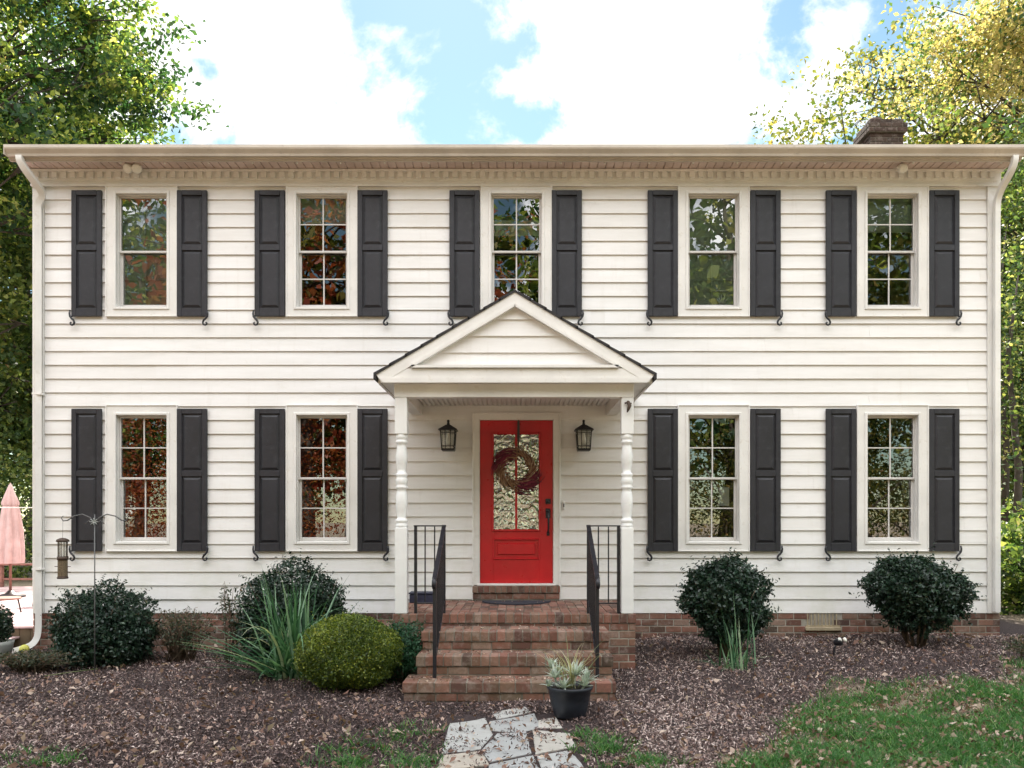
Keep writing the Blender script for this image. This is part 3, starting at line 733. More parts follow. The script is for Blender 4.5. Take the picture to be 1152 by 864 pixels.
# narrow inner bead round the triangle
q = .020
tri = [(AX[0], zi+.0), (bx1+.0, 3.262), (bx0, 3.262)]
def bar(a, b, w, y0, y1):
    d = Vector((b[0]-a[0], b[1]-a[1])).normalized(); n = Vector((-d.y, d.x))*w/2
    mb.prism_y([(a[0]+n.x, a[1]+n.y), (b[0]+n.x, b[1]+n.y), (b[0]-n.x, b[1]-n.y), (a[0]-n.x, a[1]-n.y)], y0, y1)
t3 = [(AX[0], zi-.012), (AX[0]+(zi-.012-3.282)/slp, 3.282), (AX[0]-(zi-.012-3.282)/slp, 3.282)]
for a, b in ((t3[0], t3[1]), (t3[1], t3[2]), (t3[2], t3[0])): bar(a, b, .028, yf-.024, yf+.05)
mb.build('pediment_moulding', M['trim'], house)
mb = MB(); z = 3.262; ch_ = .175
kk = 0
while z < zi:
    z1 = min(z+ch_, zi); wa = (zi-z)/slp; wb = (zi-z1)/slp
    mb.add([(AX[0]-wa, yf+.035, z), (AX[0]+wa, yf+.035, z), (AX[0]+wb, yf+.055, z1), (AX[0]-wb, yf+.055, z1), (AX[0]-wa, yf+.058, z), (AX[0]+wa, yf+.058, z)], [(0, 1, 2, 3), (0, 4, 5, 1)], random.random())
    z = z1
me = bpy.data.meshes.new('pediment_siding'); me.from_pydata(mb.v, [], mb.f); me.materials.append(M['siding']); me.attributes.new('rnd', 'FLOAT', 'FACE').data.foreach_set('value', mb.r); me.update(); link('pediment_siding', me, house)
mb = MB(); mb.prism_y([(AX[0], zi+.02), (bx1+.1, 3.262), (bx0-.1, 3.262)], yf+.06, yf+.09)
# boxed eave soffits
mb.box(EL[0]+.06, PXL-.002, yf+.101, -.03, 3.128, 3.14); mb.box(PXR+.002, ER[0]-.06, yf+.101, -.03, 3.128, 3.14)
mb.box(PXL, PXR, yf+.005, PYF-.001, 3.126, 3.14)
mb.build('eave_soffit', M['trim'], house)
for E, s_ in ((EL, 1), (ER, -1)):
    mb = MB(); a_, b_ = sorted((E[0]-s_*.004, E[0]+s_*.024)); mb.box(a_, b_, yf-.01, -.03, 3.150, 3.198); mb.build('drip_edge', M['shingle'], house)
mb = MB(); mb.box(EL[0]+.025, EL[0]+.055, yf+.101, -.03, 3.12, 3.19); mb.build('eave_fascia', M['trim'], house); mb = MB(); mb.box(ER[0]-.055, ER[0]-.025, yf+.101, -.03, 3.12, 3.19); mb.build('eave_fascia', M['trim'], house)
# columns
def column_mesh():
    mb = MB(); h = 2.975-.672; s = .065
    def Z(py): return (EYE+(585-py)*8.57/900)-.672
    mb.box(-s, s, -s, s, 0, Z(593.5), ch=.006); mb.box(-s, s, -s, s, Z(489), h, ch=.006)
    pr = [(594, .055), (592.5, .064), (590.5, .066), (589, .056), (588, .056), (586.5, .066), (584.5, .064), (583.5, .05), (582, .048), (575, .056), (567, .064), (560, .064), (554, .055), (551, .047), (549.5, .062), (547.5, .064), (546, .052),
          (544.5, .058), (541, .065), (538, .058), (536.5, .052), (535, .064), (533, .062), (531.5, .047), (528, .047), (521, .060), (514, .066), (507, .056), (502, .05), (500, .048), (498.5, .064), (496.5, .064), (495.5, .055), (494.5, .055), (493, .066), (491, .064), (488.5, .06)]
    mb.lathe([(r, Z(p)) for p, r in pr], 0, 0, 0, 24)
    return mb.mesh('porch_column', M['white'])
cmh = column_mesh()
link('porch_column', cmh, house, (-1.248, PYF+.07, .672)); link('porch_column', cmh, house, (1.163, PYF+.07, .672))

# downspouts
def smooth(P, r=3):
    for _ in range(r):
        Q = [P[0]]
        for a, b in zip(P[:-1], P[1:]):
            a = Vector(a); b = Vector(b); l = (b-a).length; k = min(.25, .05/max(l, .01)); Q += [a.lerp(b, k), b.lerp(a, k)]
        P = Q+[P[-1]]
    return P
mb = MB()
sx = wx(47.5)
mb.tube(smooth([(-5.98, gy-.05, 6.04), (-5.98, gy-.05, 5.98), (-5.93, gy+.03, 5.86), (-5.86, gy+.24, 5.70), (sx-.005, -.085, 5.60), (sx, -.078, 5.45), (sx, -.078, 3.0), (sx, -.078, .32), (sx-.01, -.09, .2), (sx-.05, -.16, .11), (sx-.16, -.32, .075)]), .05, 4, smooth=False, sq=True)
for z in (3.22, 1.05): mb.box(sx-.055, sx+.055, -.125, -.03, z, z+.025)
mb.build('downspout', M['trim'], house)
mb = MB(); sx = wx(1117)
mb.tube(smooth([(5.96, gy-.05, 6.04), (5.96, gy-.05, 5.98), (5.95, gy+.0, 5.88), (5.935, gy+.18, 5.74), (sx, -.085, 5.63), (sx, -.078, 5.48), (sx, -.078, 3.0), (sx, -.078, .53)]), .045, 4, smooth=False, sq=True)
mb.build('downspout', M['trim'], house)
# small eave string bulbs
for k in range(23):
    mb = MB() if k == 0 else mb
    if k == 0:
        mb.lathe([(0, 0), (.009, .004), (.013, .015), (.009, .03), (.006, .034)], 0, 0, -.034, 8); bm_ = mb.mesh('eave_bulb', M['bulb'])
    link('eave_bulb', bm_, house, (-5.9+k*.535, OV+.04, 6.03))

# ------------------------------------------------------------------ STOOP
stoop = thing('brick_stoop', 'stained red brick stoop with three steps up to the red door', 'brick steps', (0, 0, 0))
def rowlock(mb, mo, x0, x1, y0, y1, z1, bw=.085, bh=.1, j=.009, jit=.003):
    mo.box(x0+.004, x1-.004, y0+.006, y1, z1-bh, z1-.005)
    x = x0
    while x < x1-.01:
        b = min(x+bw-j+random.uniform(-.004, .004), x1)
        if x1-b < .03: b = x1
        mb.box(x, b, y0+random.uniform(-jit, jit), y1-.004, z1-bh+.004, z1+random.uniform(-jit, jit*.5), ch=.006); x = b+j
def step(name, x0, x1, yf_, yb, z1, z0, bw, parent=stoop, mat='brickstep', bh=.1):
    mb = MB(); mo = MB()
    rowlock(mb, mo, x0, x1, yf_, yf_+.21, z1, bw, bh)
    if yb-(yf_+.21) > .02: rowlock(mb, mo, x0, x1, yf_+.215, yb, z1-.002, bw*1.15, bh)
    if z1-bh-.012 > z0: brickwall(mb, mo, x0+.012, x1-.012, z0, z1-bh-.006, yf_+.012)
    for x, s_ in ((x1-.004, 1), (x0+.004, -1)): brickwall_x(mb, mo, yf_+.02, yb, z0, z1-bh-.006, x-.008*s_, s_)
    o = mb.build(name, M[mat], parent); mo.build('mortar', M['mortard'], o); return o
step('step', -1.07, .905, -2.62, -2.2, .17, -.12, .15)
step('step', -.985, .915, -2.31, -1.9, .36, .0, .09)
step('step', -.975, .92, -1.95, -1.45, .545, .0, .086)
# porch platform
mb = MB(); mo = MB()
PX0, PX1 = -1.33, 1.255
rowlock(mb, mo, PX0, PX1, -1.5, -1.29, .67, .086, .1)
y = -1.283; row = 0
while y < -.03:
    x = PX0-(.1 if row % 2 else 0)
    while x < PX1-.01:
        a = max(x, PX0); b = min(x+.092, PX1)
        if b-a > .015: mb.box(a, b, y, min(y+.19, -.03), .60, .669+random.uniform(-.002, .002), ch=.004)
        x += .1
    y += .2; row += 1
mo.box(PX0+.004, PX1-.004, -1.29, -.03, .5, .66)
pf = mb.build('porch_floor', M['brickfloor'], stoop); mo.build('mortar', M['mortard'], pf)
mb = MB(); mo = MB(); brickwall(mb, mo, PX0+.01, PX1-.008, -.05, .566, -1.49); 
brickwall_x(mb, mo, -1.48, -.03, -.05, .566, PX1-.008, 1); brickwall_x(mb, mo, -1.48, -.03, -.05, .566, PX0+.01, -1)
pb = mb.build('porch_base', M['brick'], stoop); mo.build('mortar', M['mortar'], pb)
mb = MB(); mo = MB(); rowlock(mb, mo, wx(532), wx(629.5), -.11, .01, DZ0-.03, .07, .085); brickwall(mb, mo, wx(532)+.005, wx(629.5)-.005, .672, DZ0-.12, -.09)
ds = mb.build('door_sill_bricks', M['brickfloor'], stoop); mo.build('mortar', M['mortard'], ds)
# low brick ledge left of the steps
step('side_ledge', -2.0, -1.335, -1.62, -1.2, .55, -.05, .1)

# ------------------------------------------------------------------ RAILINGS
def railing(sgn, xi, xo, label):
    t = thing('stair_railing', label, 'railing', (xi, -1.42, .67), 0, 'black iron stair railings')
    zt = .93
    def part(name, *boxes, tubes=()):
        mb = MB()
        for b in boxes: mb.box(*b, ch=.003)
        for tt in tubes: mb.tube(*tt, sq=True, smooth=False)
        return mb.build(name, M['iron'], t)
    w = xo-xi; a, b = min(0, w), max(0, w)
    part('newel_post', (-.016, .016, -.016, .016, 0, zt)); part('newel_post', (w-.016, w+.016, -.016, .016, 0, zt))
    part('top_rail', (a-.02, b+.02, -.02, .02, zt, zt+.014))
    part('bottom_rail', (a+.016, b-.016, -.008, .008, .10, .115))
    for k in (1, 2): part('baluster', (w*k/3-.007, w*k/3+.007, -.007, .007, .116, zt-.001))
    # stair run
    y1 = -.97; zl = .17-.67; dz = -.62
    xs_ = .02*sgn*0
    part('newel_post', (-.017, .017, y1-.017, y1+.017, zl, zt+dz+.11))
    # handrail
    mb = MB(); mb.box(-.022, .022, 0, 1, -.006, .010)
    o = None
    mb = MB(); L0 = Vector((0, 0, zt+.004)); L1 = Vector((0, y1-.02, zt+dz+.125))
    for dx in (0,):
        A = [L0+Vector((-.022, 0, 0)), L0+Vector((.022, 0, 0)), L0+Vector((.022, 0, .014)), L0+Vector((-.022, 0, .014))]
        B = [L1+Vector((-.022, 0, 0)), L1+Vector((.022, 0, 0)), L1+Vector((.022, 0, .014)), L1+Vector((-.022, 0, .014))]
        mb.add(A+B, [(0, 1, 2, 3), (7, 6, 5, 4), (0, 4, 5, 1), (1, 5, 6, 2), (2, 6, 7, 3), (3, 7, 4, 0)])
    mb.tube([L1+Vector((0, .01, .006)), L1+Vector((0, -.03, -.005)), L1+Vector((0, -.05, -.04)), L1+Vector((0, -.035, -.075)), L1+Vector((0, -.01, -.07))], [.02, .021, .021, .02, .014], 8)
    mb.build('handrail', M['iron'], t)
    mb = MB(); mb.tube([(0, -.016, .13), (0, y1+.016, .13+dz+.11)], .011, 4, sq=True, smooth=False); mb.build('stair_bottom_rail', M['iron'], t)
    for k in range(1, 8):
        f = k/8; y = y1*f; mb = MB(); mb.box(-.007, .007, y-.007, y+.007, .13+(dz+.11)*f, zt+(dz+.115)*f); mb.build('baluster', M['iron'], t)
    return t
railing(-1, -.795, -1.10, 'black iron railing on the left side of the brick steps')
railing(1, .752, 1.075, 'black iron railing on the right side of the brick steps, behind the potted plant')

# ------------------------------------------------------------------ LANTERNS
def lantern(px, label):
    t = thing('wall_lantern', label, 'lantern', (wx(px)*.985, -.04, wz(493)), 0, 'black lanterns flanking the red door')
    mb = MB(); mb.box(-.03, .085, -.03, .012, -.11, .13, ch=.008); mb.build('backplate', M['trim'], t)
    Y = -.13
    mb = MB(); mb.tube([(0, -.03, .10), (0, Y+.02, .15), (0, Y, .15)], .009, 6); mb.lathe([(0, .21), (.012, .208), (.018, .195), (.014, .175), (.018, .16), (.022, .13)], 0, Y, 0, 12)
    mb.build('arm', M['iron'], t)
    mb = MB()
    r0, r1 = .113, .028
    vs = [(sx*r0, Y+sy*r0, .085) for sx, sy in ((-1, -1), (1, -1), (1, 1), (-1, 1))]+[(sx*r1, Y+sy*r1, .145) for sx, sy in ((-1, -1), (1, -1), (1, 1), (-1, 1))]+[(sx*r0, Y+sy*r0, .075) for sx, sy in ((-1, -1), (1, -1), (1, 1), (-1, 1))]
    mb.add(vs, [(0, 1, 5, 4), (1, 2, 6, 5), (2, 3, 7, 6), (3, 0, 4, 7), (4, 5, 6, 7), (8, 9, 1, 0), (9, 10, 2, 1), (10, 11, 3, 2), (11, 8, 0, 3), (11, 10, 9, 8)])
    mb.build('roof_cap', M['iron'], t)
    mb = MB(); rt, rb = .088, .074
    for sx, sy in ((-1, -1), (1, -1), (1, 1), (-1, 1)): mb.tube([(sx*rt, Y+sy*rt, .078), (sx*rb, Y+sy*rb, -.155)], .009, 4, sq=True, smooth=False)
    for z, rr in ((.045, .086), (-.115, .077), (-.155, .074)):
        for k in range(4):
            c = ((-1, -1), (1, -1), (1, 1), (-1, 1)); a = c[k]; b = c[(k+1) % 4]
            mb.tube([(a[0]*rr, Y+a[1]*rr, z), (b[0]*rr, Y+b[1]*rr, z)], .006 if z > -.15 else .011, 4, sq=True, smooth=False)
    for k in (-.03, .03): mb.tube([(k*1.1, Y-.088, .075), (k, Y-.075, -.15)], .004, 4)
    mb.box(-.076, .076, Y-.076, Y+.076, -.175, -.16, ch=.004)
    mb.build('cage', M['iron'], t)
    mb = MB(); a, b = .082, .069
    vs = [(sx*b, Y+sy*b, -.15) for sx, sy in ((-1, -1), (1, -1), (1, 1), (-1, 1))]+[(sx*a, Y+sy*a, .07) for sx, sy in ((-1, -1), (1, -1), (1, 1), (-1, 1))]
    mb.add(vs, [(0, 1, 5, 4), (1, 2, 6, 5), (2, 3, 7, 6), (3, 0, 4, 7)]); mb.build('glass', M['lampglass'], t)
    mb = MB(); mb.lathe([(0, -.09), (.02, -.085), (.034, -.055), (.032, -.03), (.018, .0), (.014, .03), (.014, .06)], 0, Y, 0, 14); mb.build('bulb', M['bulb'], t)
lantern(504.5, 'black wall lantern left of the red door'); lantern(656.5, 'black wall lantern right of the red door')

# flood lights
def flood(px, label, s):
    t = thing('flood_light', label, 'flood light', (wx(px), -.06, wz(191)), 0, 'twin flood lights under the eave')
    mb = MB(); mb.box(-.05, .05, -.03, .01, -.02, .06, ch=.01); mb.box(-.03, .04, -.08, -.03, -.01, .05, ch=.01); mb.build('mounting_box', M['trim'], t)
    for k, (dx, ang) in enumerate(((-.05*s, -.5), (.055*s, .35))):
        mb = MB(); d = Vector((math.sin(ang)*.5, -.7, -.5)).normalized(); p = Vector((dx*.4, -.05, .0))
        mb.tube([p, p+d*.03, p+d*.05, p+d*.085, p+d*.115, p+d*.12], [.015, .02, .024, .045, .048, .03], 12); mb.build('lamp_head', M['bulb'], t)
    mb = MB(); mb.tube([(.0, -.05, .03), (.03*s, -.1, .045), (.07*s, -.12, .02)], [.012, .016, .014], 8); mb.build('motion_sensor', M['white'], t); t.scale = (1.25, 1.1, 1.25)
flood(158, 'small twin flood light under the left end of the eave', 1); flood(1007, 'small twin flood light under the right end of the eave', -1)

# small brown bracket on right column and black one on left
t = thing('wind_chime_bracket', 'small rusty brown ornament hanging at the top of the right porch column', 'ornament', (1.163, -1.50, 2.86))
mb = MB(); mb.tube([(0, -.002, .07), (.0, -.03, .06), (.015, -.04, .02), (.0, -.045, -.02), (-.01, -.035, -.05)], [.01, .018, .02, .016, .006], 8); mb.tube([(-.03, -.01, .05), (0, -.035, .055), (.035, -.01, .045)], .009, 6); mb.build('body', M['rust'], t)

# wreath ------------------------------------------------------------
def strokes(mb, n, R0, spread, tilt, seg, rad, rr=None, a0=0, a1=2*math.pi):
    for _ in range(n):
        a = random.uniform(a0, a1); rho = R0+random.gauss(0, spread); L_ = random.uniform(.35, .9)
        pts = []
        yo = random.gauss(0, .012)
        dr = random.uniform(.2, 1.3)*tilt
        for k in range(seg+1):
            f = k/seg; th = a+L_*(f-.3); r = rho+dr*f
            pts.append((r*math.cos(th), -.02+yo-.01*math.sin(f*3.1), r*math.sin(th)))
        mb.tube(pts, [rad*(1-.65*k/seg) for k in range(seg+1)], 4, cap=False)
wr = thing('wreath', 'twig and dried flower wreath with plum tufts hanging on the red door', 'wreath', (wx(581.5), -.035, wz(528)))
mb = MB(); strokes(mb, 300, .175, .022, .085, 4, .006); mb.build('straw_ring', M['straw'], wr)
mb = MB(); strokes(mb, 170, .20, .025, .08, 4, .007, a0=R(100), a1=R(165)); mb.build('plum_tuft', M['plum'], wr)
mb = MB(); strokes(mb, 130, .195, .03, .09, 4, .007, a0=R(275), a1=R(330)); mb.build('plum_tuft', M['plum'], wr)
mb = MB(); mb.tube([(.02, .02, wz(473)-wz(528)), (.02, -.0, wz(473)-wz(528)-.004), (.02, -.01, .35), (.02, -.012, .21), (.02, -.045, .2), (.02, -.05, .23)], .008, 4, sq=True, smooth=False); mb.box(.005, .035, -.012, .004, .38, wz(474)-wz(528)); mb.build('hanger', M['bronze'], wr)

# mat, box
mb = MB(); pts = [(-.42*math.cos(a), -.05-.42*math.sin(a)) for a in np.linspace(0, math.pi, 28)]; mb.prism_z(pts, .0, .012)
dm = mb.build('doormat', M['mat'], None, (wx(581)*.97, -.13, .672)); tag(dm, 'dark half round doormat in front of the red door', 'doormat')
t = thing('storage_box', 'low dark navy box on the porch floor behind the left railing', 'box', (-1.15, -.28, .671))
mb = MB(); mb.box(-.16, .16, -.1, .1, 0, .105, ch=.008); mb.build('body', M['navy'], t); mb = MB(); mb.box(-.168, .168, -.108, .108, .106, .125, ch=.005); mb.build('lid', M['navy'], t)

# ------------------------------------------------------------------ POTTED PLANT
pt = thing('flower_pot', 'round black pot standing in front of the right end of the bottom step', 'flower pot', (.445, -3.1, float(gh(.445, -3.1))))
mb = MB(); mb.lathe([(0, 0), (.125, 0), (.135, .01), (.165, .12), (.185, .235), (.195, .24), (.2, .262), (.192, .268), (.178, .262), (.172, .235), (0, .235)], 0, 0, 0, 36); mb.build('pot', M['potblack'], pt)
mb = MB(); mb.lathe([(0, .245), (.08, .25), (.172, .236)], 0, 0, 0, 20); mb.build('soil', M['soil'], pt)
def blade(mb, base, az, length, lean, droop, w, seg=7, r=None, tilt=.35):
    """strap leaf: lean=initial angle from vertical, droop=added angle"""
    p = Vector(base); pts = []
    h = Vector((math.cos(az), math.sin(az), 0)); side = Vector((-math.sin(az), math.cos(az), 0))
    ang = lean
    for k in range(seg+1):
        f = k/seg; ww = w*(1-f**2.2)*.5+.0006
        n_ = h*math.cos(ang)-Vector((0, 0, 1))*math.sin(ang)
        pts.append((p-side*ww+n_*(-ww*tilt), p.copy(), p+side*ww+n_*(-ww*tilt)))
        p = p+(h*math.sin(ang)+Vector((0, 0, 1))*math.cos(ang))*length/seg; ang += droop/seg*(.4+1.2*f)
    vs = [q for t_ in pts for q in t_]
    fs = []
    for k in range(seg):
        a = k*3; fs += [(a, a+1, a+4, a+3), (a+1, a+2, a+5, a+4)]
    mb.add(vs, fs, r, True)
def rosette(mb, base, n, L_, w):
    for k in range(n): blade(mb, base, random.uniform(0, 6.28), L_*random.uniform(.6, 1.1), random.uniform(.1, 1.35), random.uniform(0, .8), w*random.uniform(.7, 1.2), 4)
dmp = thing('silver_plant', 'silver leaved plant with arching dry grass filling the black pot', 'potted plant', pt.location+Vector((0, 0, .24)))
mb = MB()
for (x, y, z, n_, l_) in ((-.13, -.06, .10, 34, .14), (-.16, .02, .17, 26, .12), (-.06, -.11, .02, 26, .13), (.05, -.06, .12, 34, .15), (.12, -.08, .03, 30, .13), (.15, 0, .06, 26, .13), (.02, .06, .1, 24, .13), (-.09, .08, .12, 20, .12), (-.19, -.05, .03, 18, .1)):
    rosette(mb, (x, y, z), n_, l_, .026)
    mb.tube([(x*.6, y*.6, -.02), (x, y, z)], .006, 5)
mb.build('foliage', M['silver'], dmp)
mb = MB()
for _ in range(34): blade(mb, (random.gauss(0, .03), random.gauss(0, .03), 0), random.uniform(0, 6.28), random.uniform(.3, .55), random.uniform(.05, .7), random.uniform(.4, 2.2), .009, 9)
mb.build('grass_tuft', M['dry'], dmp)

# ------------------------------------------------------------------ SHRUBS
def ell_leaves(n, rx, ry, rz, rng, lump=.12, inner=.35, lobes=None, top_bias=0):
    d = rng.normal(size=(n, 3)); d /= np.linalg.norm(d, axis=1, keepdims=True)
    ph = rng.uniform(0, 6.28, 12)
    l = 1+lump*(np.sin(d[:, 0]*5+ph[0])*np.sin(d[:, 2]*6+ph[1])+np.sin(d[:, 1]*7+ph[2]+d[:, 0]*4)*.6+np.sin(d[:, 2]*13+ph[3]+d[:, 0]*9)*.3)
    r = (1-inner*rng.random(n)**2.2)*l+rng.normal(0, .02, n)
    P = d*np.array([rx, ry, rz])*r[:, None]
    return P, d
def shrub(label, x, y, rx, ry, rz, zc_, n, size, mat, stems=0, lump=.1, inner=.4, aspect=.5, seed=1, lobes=None, name='shrub', sprig=0, spread=.3, out=.35, cat='shrub', stemmat='stem'):
    rng = np.random.default_rng(seed); g = float(gh(x, y)); t = thing(name, label, cat, (x, y, g))
    Ps = []; Os = []; lobes = lobes or [(0, 0, 0, 1)]
    for (lx, ly, lz, s) in lobes:
        P, d = ell_leaves(int(n*s*s/sum(l[3]**2 for l in lobes)), rx*s, ry*s, rz*s, rng, lump, inner)
        Ps.append(P+np.array([lx, ly, lz+zc_])); Os.append(d)
    P = np.concatenate(Ps); O = np.concatenate(Os); keep = P[:, 2] > .01; P = P[keep]; O = O[keep]
    if sprig:
        m_ = rng.choice(len(P), sprig); b = P[m_]; o_ = O[m_]+rng.normal(size=(sprig, 3))*.4; k = 5
        stp = rng.uniform(.010, .026, (sprig, 1)); ext = np.concatenate([b+o_*stp*i for i in range(1, k)]); P = np.concatenate([P, ext]); O = np.concatenate([O]+[o_]*(k-1))
    q = leafquads(P, size, .2, aspect, rng, O, out)
    rn = np.clip(rng.beta(2, 2.6, len(P))+.10*np.sin(P[:, 0]*9)*np.sin(P[:, 2]*8), 0, 1)
    quads('foliage', q, M[mat], rn, t)
    if stems:
        mb = MB(); rs = random.Random(seed)
        for _ in range(stems):
            a = rs.uniform(0, 6.28); f = rs.uniform(.3, .8); e = Vector((math.cos(a)*rx*f, math.sin(a)*ry*f, zc_+rs.uniform(-.2, .5)*rz)); b = Vector((math.cos(a)*.07, math.sin(a)*.07, -.04)); m_ = b.lerp(e, .5)+Vector((rs.gauss(0, .03), rs.gauss(0, .03), -.02))
            mb.tube([b, m_, e], [.015, .011, .005], 6)
            e2 = e+Vector((rs.gauss(0, .1), rs.gauss(0, .1), .12)); mb.tube([m_, e2], [.008, .003], 5)
        mb.build('stem', M[stemmat], t)
    return t
shrub('large dark green shrub at the left corner, behind the bird feeder pole', -4.75, -.82, .51, .50, .43, .45, 24000, .042, 'yew', 14, .16, .5, seed=3, sprig=1500, lobes=[(0, 0, 0, .95), (.28, -.12, -.16, .68), (-.2, .05, -.18, .72), (.05, -.1, -.25, .8)])
shrub('rounded dark green shrub behind the strap leaf clump, under the second window', -2.53, -1.0, .57, .5, .53, .64, 26000, .042, 'yew', 12, .12, .5, seed=4, sprig=1500, lobes=[(0, 0, 0, .97), (.14, 0, -.22, .8), (-.15, 0, -.2, .75)])
shrub('clipped yellow green boxwood ball beside the steps', -1.67, -2.12, .505, .48, .36, .34, 52000, .021, 'box', 6, .05, .35, .6, seed=5, sprig=350, out=.2)
shrub('small bright green sprigged bush between the boxwood ball and the steps', -1.2, -1.83, .24, .22, .26, .33, 6500, .034, 'spruce', 5, .2, .7, .35, seed=6, sprig=600)
shrub('leafy dark green ball shrub with bare stems and yellow blades at its foot', 2.28, -1.25, .46, .44, .40, .66, 24000, .045, 'yew', 26, .11, .6, seed=7, sprig=1500, lobes=[(-.03, 0, .03, .95), (.08, 0, -.16, .75), (-.02, -.05, -.3, .5)])
shrub('heart shaped dark green shrub at the right corner on short woody trunks', 4.55, -.85, .49, .46, .41, .63, 26000, .045, 'yew', 22, .14, .5, seed=8, sprig=1200, lobes=[(-.14, 0, .06, .85), (.25, 0, -.02, .72), (.02, 0, -.15, .75), (-.05, -.1, .1, .7)])
# airy grey shrub
def airy(label, x, y, w, h, n, mat, seed, ls=.05, name='shrub', dens=9):
    rs = random.Random(seed); rng = np.random.default_rng(seed); t = thing(name, label, 'shrub', (x, y, float(gh(x, y))))
    mb = MB(); cs = []
    for _ in range(n):
        a = rs.uniform(0, 6.28); f = rs.uniform(.1, 1); L_ = h*rs.uniform(.5, 1.0)
        b = Vector((rs.gauss(0, .08), rs.gauss(0, .06), -.03)); e = Vector((math.cos(a)*w*f, math.sin(a)*w*.6*f, L_))
        m_ = b.lerp(e, .55)+Vector((0, 0, .05)); pts = [b, m_, e]; mb.tube(pts, [.007, .005, .0025], 5)
        for k in range(dens):
            q = m_.lerp(e, k/dens*1.05) if k > 1 else b.lerp(m_, .8)
            for s in (-1, 1): cs.append(q+Vector((s*rs.uniform(.01, .05), rs.uniform(-.04, .04), rs.uniform(-.02, .03))))
    mb.build('stem', M['stem'], t); P = np.array([tuple(c) for c in cs]); quads('foliage', leafquads(P, ls, .3, .4, rng), M[mat], rng.random(len(P)), t); return t
airy('sparse grey green shrub with a red berry between the first and second dark shrubs', -3.85, -.85, .48, .62, 85, 'greygreen', 11, .042, dens=8)
airy('thin tall sprig with small dry leaves left of the strap leaf clump', -3.25, -.8, .22, .92, 16, 'greygreen', 12, .05)
airy('low grey green creeping plant under the left downspout', -5.25, -1.35, .6, .22, 170, 'greygreen', 13, .035, dens=8)
airy('dark weedy plant against the woods at the right corner of the house', 6.35, -.7, .5, 1.0, 120, 'yew', 14, .05)
airy('small dark weeds on the far right of the mulch bed', 5.55, -1.5, .5, .25, 60, 'greygreen', 15, .04)

# strap leaf clump
t = thing('strap_leaf_clump', 'long bladed green clump sprawling over the mulch in front of the rounded dark shrub', 'plant', (-2.33, -1.72, float(gh(-2.33, -1.72))))
mb = MB()
for k in range(75): blade(mb, (random.gauss(0, .13), random.gauss(0, .06), -.01), random.uniform(0, 6.28), random.uniform(.6, 1.22), random.uniform(.02, .42), random.uniform(.0, .8), random.uniform(.024, .040), 8)
for k in range(40): blade(mb, (random.gauss(0, .08), random.gauss(0, .06), -.01), random.uniform(0, 6.28), random.uniform(.8, 1.25), random.uniform(.15, .5), random.uniform(1.4, 2.4), random.uniform(.024, .038), 10)
for k in range(16): blade(mb, (random.gauss(-.1, .1), random.gauss(0, .08), .02), R(180)+random.gauss(0, .35), random.uniform(.8, 1.35), random.uniform(1.0, 1.35), random.uniform(.15, .45), random.uniform(.028, .042), 8)
for k in range(18): blade(mb, (random.gauss(0, .1), random.gauss(0, .08), .02), R(250)+random.gauss(0, .7), random.uniform(.5, .9), random.uniform(.8, 1.2), random.uniform(.4, .9), random.uniform(.024, .038), 8)
mb.build('blades', M['blade'], t)
t = thing('strap_leaf_clump', 'tall thin green and yellow blades growing through the foot of the leafy ball shrub', 'plant', (2.27, -1.72, float(gh(2.27, -1.72))))
mb = MB()
for k in range(24): blade(mb, (random.gauss(0, .06), random.gauss(0, .05), -.01), random.uniform(0, 6.28), random.uniform(.35, .85), random.uniform(.05, .42), random.uniform(0, .4), random.uniform(.012, .02), 7)
for k in range(22): blade(mb, (random.gauss(0, .08), random.gauss(0, .05), .0), random.uniform(0, 6.28), random.uniform(.2, .45), random.uniform(.7, 1.3), random.uniform(.3, .9), random.uniform(.01, .016), 6)
mb.build('blades', M['blade'], t)

# ------------------------------------------------------------------ FEEDER + HOOK
hk = thing('shepherd_hook', 'thin dark double armed garden hook standing in front of the left corner shrub', 'garden hook', (-4.5, -1.5, float(gh(-4.5, -1.5))))
mb = MB(); mb.tube([(0, 0, -.1), (0, 0, 1.72)], .0065, 8); mb.build('pole', M['steel'], hk)
for s_ in (-1, 1):
    mb = MB(); P = [(0, 1.62), (.05, 1.685), (.13, 1.72), (.22, 1.70), (.29, 1.655), (.335, 1.65), (.355, 1.68), (.335, 1.70)]
    mb.tube([(s_*a, 0, b) for a, b in P], [.007]*6+[.006, .005], 6)
    mb.tube([(s_*.02, 0, 1.60), (s_*.06, 0, 1.655), (s_*.10, 0, 1.62)], .005, 6); mb.build('arm', M['steel'], hk)
mb = MB()
for k in range(8): a = k*math.pi/4; mb.tube([(0, -.008, 1.64), (.05*math.cos(a), -.02, 1.64+.04*math.sin(a))], [.006, .003], 5)
mb.build('flower_ornament', M['potgrey'], hk)
fd = thing('bird_feeder', 'brown tube bird feeder hanging from the garden hook at the left corner of the house', 'bird feeder', (-4.84, -1.5, float(gh(-4.5, -1.5))))
g0 = 1.035
mb = MB(); mb.lathe([(0, .02), (.05, 0), (.058, .012), (.05, .02), (.05, .03)], 0, 0, g0, 20); mb.build('base', M['rust'], fd); mb = MB(); mb.lathe([(.045, .2), (.055, .2), (.055, .235), (.045, .235)], 0, 0, g0, 20); mb.build('band', M['rust'], fd)
mb = MB(); mb.lathe([(.048, .028), (.048, .2)], 0, 0, g0, 20); mb.lathe([(.044, .03), (.044, .22), (0, .22)], 0, 0, g0, 16); mb.build('seed_tube', M['seed'], fd)
mb = MB(); mb.lathe([(.043, .235), (.043, .40)], 0, 0, g0, 20); mb.build('clear_tube', M['lampglass'], fd)
mb = MB()
